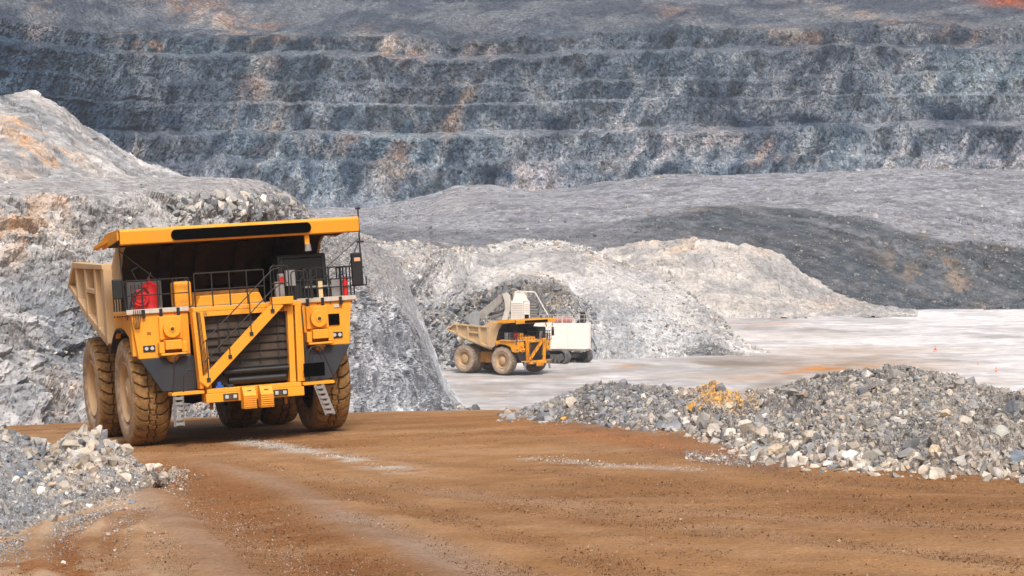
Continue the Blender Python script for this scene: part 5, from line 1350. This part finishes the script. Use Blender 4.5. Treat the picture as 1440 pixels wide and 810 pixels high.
def make_excavator():
    E = empty('excavator'); tag(E, 'big white mining excavator with black tracks digging behind the far truck', 'excavator')
    d = 314.0; E.location = ((775 - 720) / FPX * d, d, FLOORZ)
    # house with rounded rear corners (plan outline)
    pl_ = [(-8, -2.6), (4.5, -2.6)]
    for k in range(6): a = -PI / 2 + PI / 2 * k / 5; pl_.append((4.5 + .85 * math.cos(a), -1.75 + .85 * math.sin(a)))
    for k in range(6): a = PI / 2 * k / 5; pl_.append((4.5 + .85 * math.cos(a), 1.75 + .85 * math.sin(a)))
    pl_ += [(-8, 2.6)]
    h = MB().prism(pl_, 2.0, 5.45, 'z').build('house', M_WHITE, E, .08)
    q = MB()
    q.prism([(x * .96, y * .9) for x, y in pl_], 1.75, 1.996, 'z'); q.build('skirt_plate', M_WGREY, h)
    q = MB(); q.box(5.02, 5.12, -2.30, -2.16, 3.2, 4.7); q.build('red_stripe', M_RED, h)
    for x in (-1.0, 2.2): MB().box(x - .02, x + .02, -2.612, -2.602, 2.1, 5.35).build('panel_seam', M_WGREY, h)
    # louvred tower
    q = MB(); q.box(-5.4, -3.75, -1.6, 1.6, 5.45, 8.35).box(-3.70, -2.9, -1.5, 1.5, 5.45, 8.3)
    q.prism([(-5.2, 8.352), (-3.0, 8.352), (-3.5, 9.3), (-4.0, 9.7), (-4.9, 9.6)], -1.4, 1.4, 'y')
    tw = q.build('engine_tower', M_WHITE, E, .04)
    for k in range(11):
        MB().box(-5.3, -3.85, -1.66, -1.603, 5.7 + k * .235, 5.78 + k * .235).build('louvre', M_WGREY, tw)
    MB().box(-3.6, -3.0, -1.54, -1.503, 5.6, 6.6).build('tower_window', M_GLASS, tw)
    for k in range(5): MB().box(-3.6, -3.0, -1.54, -1.503, 6.9 + k * .25, 6.97 + k * .25).build('louvre', M_WGREY, tw)
    q = MB(); q.box(-2.8, -2.0, -1.2, -.4, 5.45, 8.3); ct = q.build('exhaust_stack', M_TRACK, E, .05)
    for k in range(7): MB().box(-2.82, -1.98, -1.24, -1.203, 5.8 + k * .36, 5.86 + k * .36).build('stack_band', M_WGREY, ct)
    q = MB(); q.tube([(-4.6, -1.5, 9.75), (-2.2, -1.2, 9.6), (-.5, -1.2, 6.6)], .08); q.build('stay', M_WHITE, E)
    # boom, stick, cylinders, bucket
    q = MB()
    for y in (-.9, .5): q.prism([(-6.9, 5.0), (-6.1, 5.1), (-5.45, 7.4), (-5.5, 9.1), (-6.0, 9.5), (-6.6, 9.3), (-6.3, 8.3), (-6.2, 7.4)], y, y + .45, 'y')
    q.prism([(-5.55, 9.1), (-6.3, 9.4), (-6.6, 9.1), (-6.3, 8.6)], -.445, .495, 'y')
    q.build('boom', M_WGREY, E, .05)
    q = MB(); q.prism([(-6.1, 8.7), (-6.6, 9.4), (-9.6, 7.0), (-9.8, 6.0), (-9.2, 5.9)], -.44, .49, 'y'); q.build('stick', M_BOOM, E, .05)
    q = MB(); q.cyl((-5.6, -.2, 7.0), (-8.2, -.2, 6.0), .22, n=12).cyl((-5.6, .3, 7.4), (-8.4, .3, 6.4), .16, n=12); q.build('cylinder', M_TRACK, E)
    arc = [(-10.1 + 1.1 * math.cos(t), 5.9 + 1.1 * math.sin(t)) for t in np.linspace(math.radians(60), math.radians(290), 12)]
    arc2 = [(-10.1 + .95 * math.cos(t), 5.9 + .95 * math.sin(t)) for t in np.linspace(math.radians(290), math.radians(60), 12)]
    q = MB(); q.prism(arc + arc2, -1.8, 1.8, 'y')
    q.prism(arc, -1.88, -1.8, 'y').prism(arc, 1.8, 1.88, 'y')
    bk = q.build('bucket', paint('bucket_steel', (.22, .235, .26), .7, dirt=(.36, .36, .36), dscale=1, damt=.7), E, .03)
    q = MB()
    for k in range(5): q.prism([(-10.0, 4.95), (-9.3, 4.5), (-9.9, 4.75)], -1.6 + k * .75, -1.35 + k * .75, 'y')
    q.build('bucket_teeth', M_BOOM, bk)
    # cab at the far side, deck clutter and rails
    q = MB()
    pts = [(-1.6, -2.45), (5.0, -2.45), (5.0, 2.4)]
    for z in (6.05, 6.6): q.tube([(x, y, z) for x, y in pts], .035)
    for k in range(12): q.tube([(-1.6 + k * .6, -2.45, 5.45), (-1.6 + k * .6, -2.45, 6.6)], .035)
    q.build('deck_railing', M_WGREY, E)
    q = MB(); q.prism([(3.3, 5.45), (4.6, 5.45), (4.7, 5.8), (4.55, 6.9), (3.9, 6.9), (3.9, 6.0)], -1.4, -.6, 'y'); q.build('intake', M_BLK, E, .04)
    for x, w_ in ((.9, .5), (2.2, .6)): MB().cyl((x - w_, -.8, 5.85), (x + w_, -.8, 5.85), .38, n=16).build('red_tank', paint('faded_red', (.45, .16, .16), .6), E, .02)
    q = MB(); q.box(.2, 3.0, .2, 1.6, 5.45, 6.2); q.build('deck_box', M_WGREY, E, .04)
    # undercarriage
    U = empty('undercarriage', E); U.rotation_euler = (0, 0, math.radians(-42)); U.location = (1.2, .4, 0)
    q = MB(); q.box(-2.2, 2.2, -1.7, 1.7, .7, 1.3); q.cyl((0, 0, 1.3), (0, 0, 1.76), 1.5, n=28); q.build('lower_frame', M_TRACK, U, .05)
    for y in (-2.3, 2.3):
        out, inn = [], []
        L_, r_ = 2.5, .98
        for k in range(13): a = -PI / 2 + PI * k / 12; out.append((L_ + r_ * math.cos(a), r_ + r_ * math.sin(a))); inn.append((L_ + (r_ - .17) * math.cos(a), r_ + (r_ - .17) * math.sin(a)))
        for k in range(13): a = PI / 2 + PI * k / 12; out.append((-L_ + r_ * math.cos(a), r_ + r_ * math.sin(a))); inn.append((-L_ + (r_ - .17) * math.cos(a), r_ + (r_ - .17) * math.sin(a)))
        q = MB(); n = len(out)
        vs = [(p[0], y - .5, p[1]) for p in out] + [(p[0], y + .5, p[1]) for p in out] + [(p[0], y - .5, p[1]) for p in inn] + [(p[0], y + .5, p[1]) for p in inn]
        fs = []
        for i in range(n):
            j = (i + 1) % n
            fs += [(i, j, n + j, n + i), (2 * n + i, 3 * n + i, 3 * n + j, 2 * n + j), (i, 2 * n + i, 2 * n + j, j), (n + i, n + j, 3 * n + j, 3 * n + i)]
        q.add(vs, fs)
        q.box(-2.3, 2.0, y - .3, y + .3, .6, 1.3)
        for k in range(7): q.cyl((-2.1 + k * .7, y - .35, .42), (-2.1 + k * .7, y + .35, .42), .24, n=12)
        for s_ in (-1, 1): q.cyl((s_ * 2.5, y - .32, r_), (s_ * 2.5, y + .32, r_), .5, n=20)
        q.build('track', M_TRACK, U)
    return E
make_excavator()

# ================================================================== CONES
M_CONE = paint('orange_plastic', (.85, .16, .03), .5)
def cone(px, py, label):
    d = 20.2 / ((py - 300) / FPX)
    c = empty('traffic_cone'); c.location = ((px - 720) / FPX * d, d, FLOORZ + .05)
    tag(c, label, 'traffic cone', 'small orange cones on the pale pit floor')
    MB().cyl((0, 0, .05), (0, 0, .70), .17, .04, 14).build('cone_body', M_CONE, c)
    MB().box(-.28, .28, -.28, .28, 0, .05).build('cone_base', M_CONE, c)
    MB().cyl((0, 0, .34), (0, 0, .48), .118, .09, 14).build('white_band', M_LENS, c)
cone(1402, 525, 'small orange cone on the pit floor, nearest to the right edge of the photo')
cone(1376, 517, 'small orange cone on the pit floor, middle one of the three')
cone(1316, 493, 'small orange cone on the pit floor, farthest left of the three')

# ================================================================== SINGLE BOULDERS
def boulder(G, px, py, wpx, col, label, flat=.75, seed=0, tip=None, road=False, pos=None):
    import bmesh
    if pos is None:
        if G is None:
            p = RP(px, py + wpx * .3); p[2] = float(road_z(p[0], p[1]))
        else:
            qx, qy = to_px(G[..., 0], G[..., 1], G[..., 2])
            k = np.argmin(((qx - px) ** 2 + (qy - py - wpx * .25) ** 2)[: , :]); p = G.reshape(-1, 3)[k]
    else: p = np.array(pos, float)
    w = wpx / FPX * p[1]
    r = random.Random(seed * 7 + 1)
    bm = bmesh.new()
    for i in range(26):
        v = Vector((r.gauss(0, 1), r.gauss(0, 1), r.gauss(0, 1))).normalized()
        bm.verts.new((v.x * .5 * r.uniform(.85, 1.05), v.y * .42 * r.uniform(.85, 1.05), v.z * .5 * flat * r.uniform(.85, 1.05)))
    bmesh.ops.convex_hull(bm, input=bm.verts)
    for v in [v for v in bm.verts if not v.link_faces]: bm.verts.remove(v)
    bmesh.ops.dissolve_limit(bm, angle_limit=math.radians(14), verts=bm.verts, edges=bm.edges)
    bmesh.ops.bevel(bm, geom=bm.edges[:], offset=.025, segments=1, affect='EDGES')
    bmesh.ops.triangulate(bm, faces=bm.faces)
    bmesh.ops.subdivide_edges(bm, edges=bm.edges[:], cuts=1, use_grid_fill=True)
    bmesh.ops.triangulate(bm, faces=bm.faces)
    V = np.array([v.co[:] for v in bm.verts]); bm.verts.index_update()
    F = np.array([[v.index for v in f.verts] for f in bm.faces]); bm.free()
    V += (fbm(V[:, 0] * 6 + seed, V[:, 1] * 6 + V[:, 2] * 5, 31, 4)[:, None] - .5) * .16
    V += (fbm(V[:, 0] * 16 + seed, V[:, 1] * 14 + V[:, 2] * 16, 41, 3)[:, None] - .5) * .05
    V *= w
    c = np.asarray(col) * (.8 + .4 * fbm(V[:, 0] * 5, V[:, 2] * 5 + seed, 33, 4))[:, None]
    o = np_mesh('boulder', V, F, M_STONE, col=c)
    o.location = (p[0], p[1], p[2] + w * flat * .30)
    o.rotation_euler = (0, (tip or 0), 0)
    tag(o, label, 'rock', 'large loose rocks')
    return o
B_, L_ = SURF['berm'], SURF['pile']
WH = (.78, .76, .73); TN = (.52, .43, .33); BG = (.50, .45, .38); GR = (.33, .34, .36); BL = (.19, .23, .28); OR = (.60, .33, .10)
boulder(B_, 1195, 640, 26, WH, 'bright white blocky rock at the foot of the right gravel berm', .8, 1)
boulder(B_, 1142, 611, 31, BG, 'large pale beige rock halfway up the right berm', .62, 2, .3)
boulder(B_, 1090, 632, 27, TN, 'tan rock at the left foot of the right berm, beside a grey one', .7, 3)
boulder(B_, 1139, 632, 20, GR, 'mid grey upright rock just below the large beige rock of the right berm', 1.0, 4)
boulder(B_, 1315, 636, 21, TN, 'upright tan boulder low on the right berm face', 1.15, 5)
boulder(B_, 1430, 640, 40, BL, 'dark blue-grey slab of rock cut by the right edge of the photo', .5, 6, -.3)
boulder(B_, 1370, 558, 19, GR, 'grey pointed boulder standing near the crest of the right berm', 1.0, 7)
boulder(B_, 1407, 606, 27, (.42, .42, .40), 'broad dusty grey boulder high at the right end of the right berm', .75, 8)
boulder(B_, 1330, 579, 20, TN, 'flat tan rock near the crest of the right berm, left of the dusty grey boulder', .6, 9)
boulder(B_, 1063, 633, 18, (.27, .30, .34), 'blue-grey block where the lower wet track meets the right berm', .8, 10)
boulder(B_, 1024, 572, 17, (.62, .50, .36), 'cream and orange stained block on the left half of the right berm', .8, 11)
boulder(B_, 1000, 604, 18, (.45, .33, .20), 'brown tan rock low on the left half of the right berm', .6, 12)
boulder(B_, 794, 588, 15, OR, 'bright orange rock at the foot of the low left end of the right berm', .6, 13)
boulder(B_, 742, 574, 11, (.52, .34, .17), 'small orange brown rock at the far left tip of the right berm', .6, 14)
boulder(B_, 1164, 651, 19, (.66, .66, .66), 'small light grey rock beside the bright white rock at the berm foot', .65, 15)
boulder(B_, 1098, 612, 17, (.60, .54, .46), 'cream rock above the tan one on the right berm', .7, 16)
boulder(B_, 1434, 557, 24, (.40, .38, .36), 'brownish grey rock on the crest at the extreme right end of the berm', .7, 17)
boulder(None, 222, 655, 20, (.70, .62, .53), 'cream rounded rock alone at the right tip of the left stone pile', .65, 21)
boulder(None, 186, 706, 13, BL, 'small dark blue stone alone on the tan dirt at lower left', .7, 22)
boulder(None, 177, 714, 8, (.55, .34, .24), 'tiny pinkish stone touching the small dark blue stone', .6, 23)
boulder(L_, 66, 636, 22, (.52, .48, .43), 'pale beige boulder at the left of the left stone pile', .95, 24)
boulder(L_, 113, 640, 17, BL, 'blue-grey stone among beige ones in the middle of the left pile', .8, 25)
boulder(L_, 127, 627, 18, (.58, .50, .42), 'cream angular stone just above the blue-grey stone of the left pile', .9, 26)
boulder(L_, 130, 660, 19, (.55, .47, .39), 'squarish beige stone low on the right half of the left pile', .7, 27)
boulder(L_, 74, 680, 17, (.52, .42, .31), 'flat tan stone at the lower front of the left pile', .5, 28)
boulder(L_, 30, 667, 15, BL, 'dark grey-blue stone near the left edge of the photo', .8, 29)
boulder(L_, 163, 690, 13, (.68, .64, .60), 'whitish stone at the front foot of the left pile', .8, 30)
def floor_pos(px, py):
    d = 20.2 / ((py - 300) / FPX); return ((px - 720) / FPX * d, d, FLOORZ)
boulder(None, 596, 562, 15, BL, 'dark blue-grey boulder on the talus by the foot of the near rock bank', .75, 31, pos=floor_pos(596, 566))
boulder(None, 575, 576, 12, (.52, .36, .24), 'orange brown boulder on the talus behind the road crest', .6, 32, pos=floor_pos(576, 580))

# ================================================================== AIR
hz = MB().box(-420, 420, -30, 1010, FLOORZ - 28, 150).build('haze', bpy.data.materials.new('haze_air'), None)
tag(hz, kind='stuff')
hm = hz.data.materials[0]; hm.use_nodes = True
hm.node_tree.nodes.clear()
ho = hm.node_tree.nodes.new('ShaderNodeOutputMaterial'); hv = hm.node_tree.nodes.new('ShaderNodeVolumePrincipled')
hv.inputs['Color'].default_value = (.86, .92, 1, 1); hv.inputs['Density'].default_value = .00021; hv.inputs['Anisotropy'].default_value = .2
hm.node_tree.links.new(hv.outputs[0], ho.inputs['Volume'])
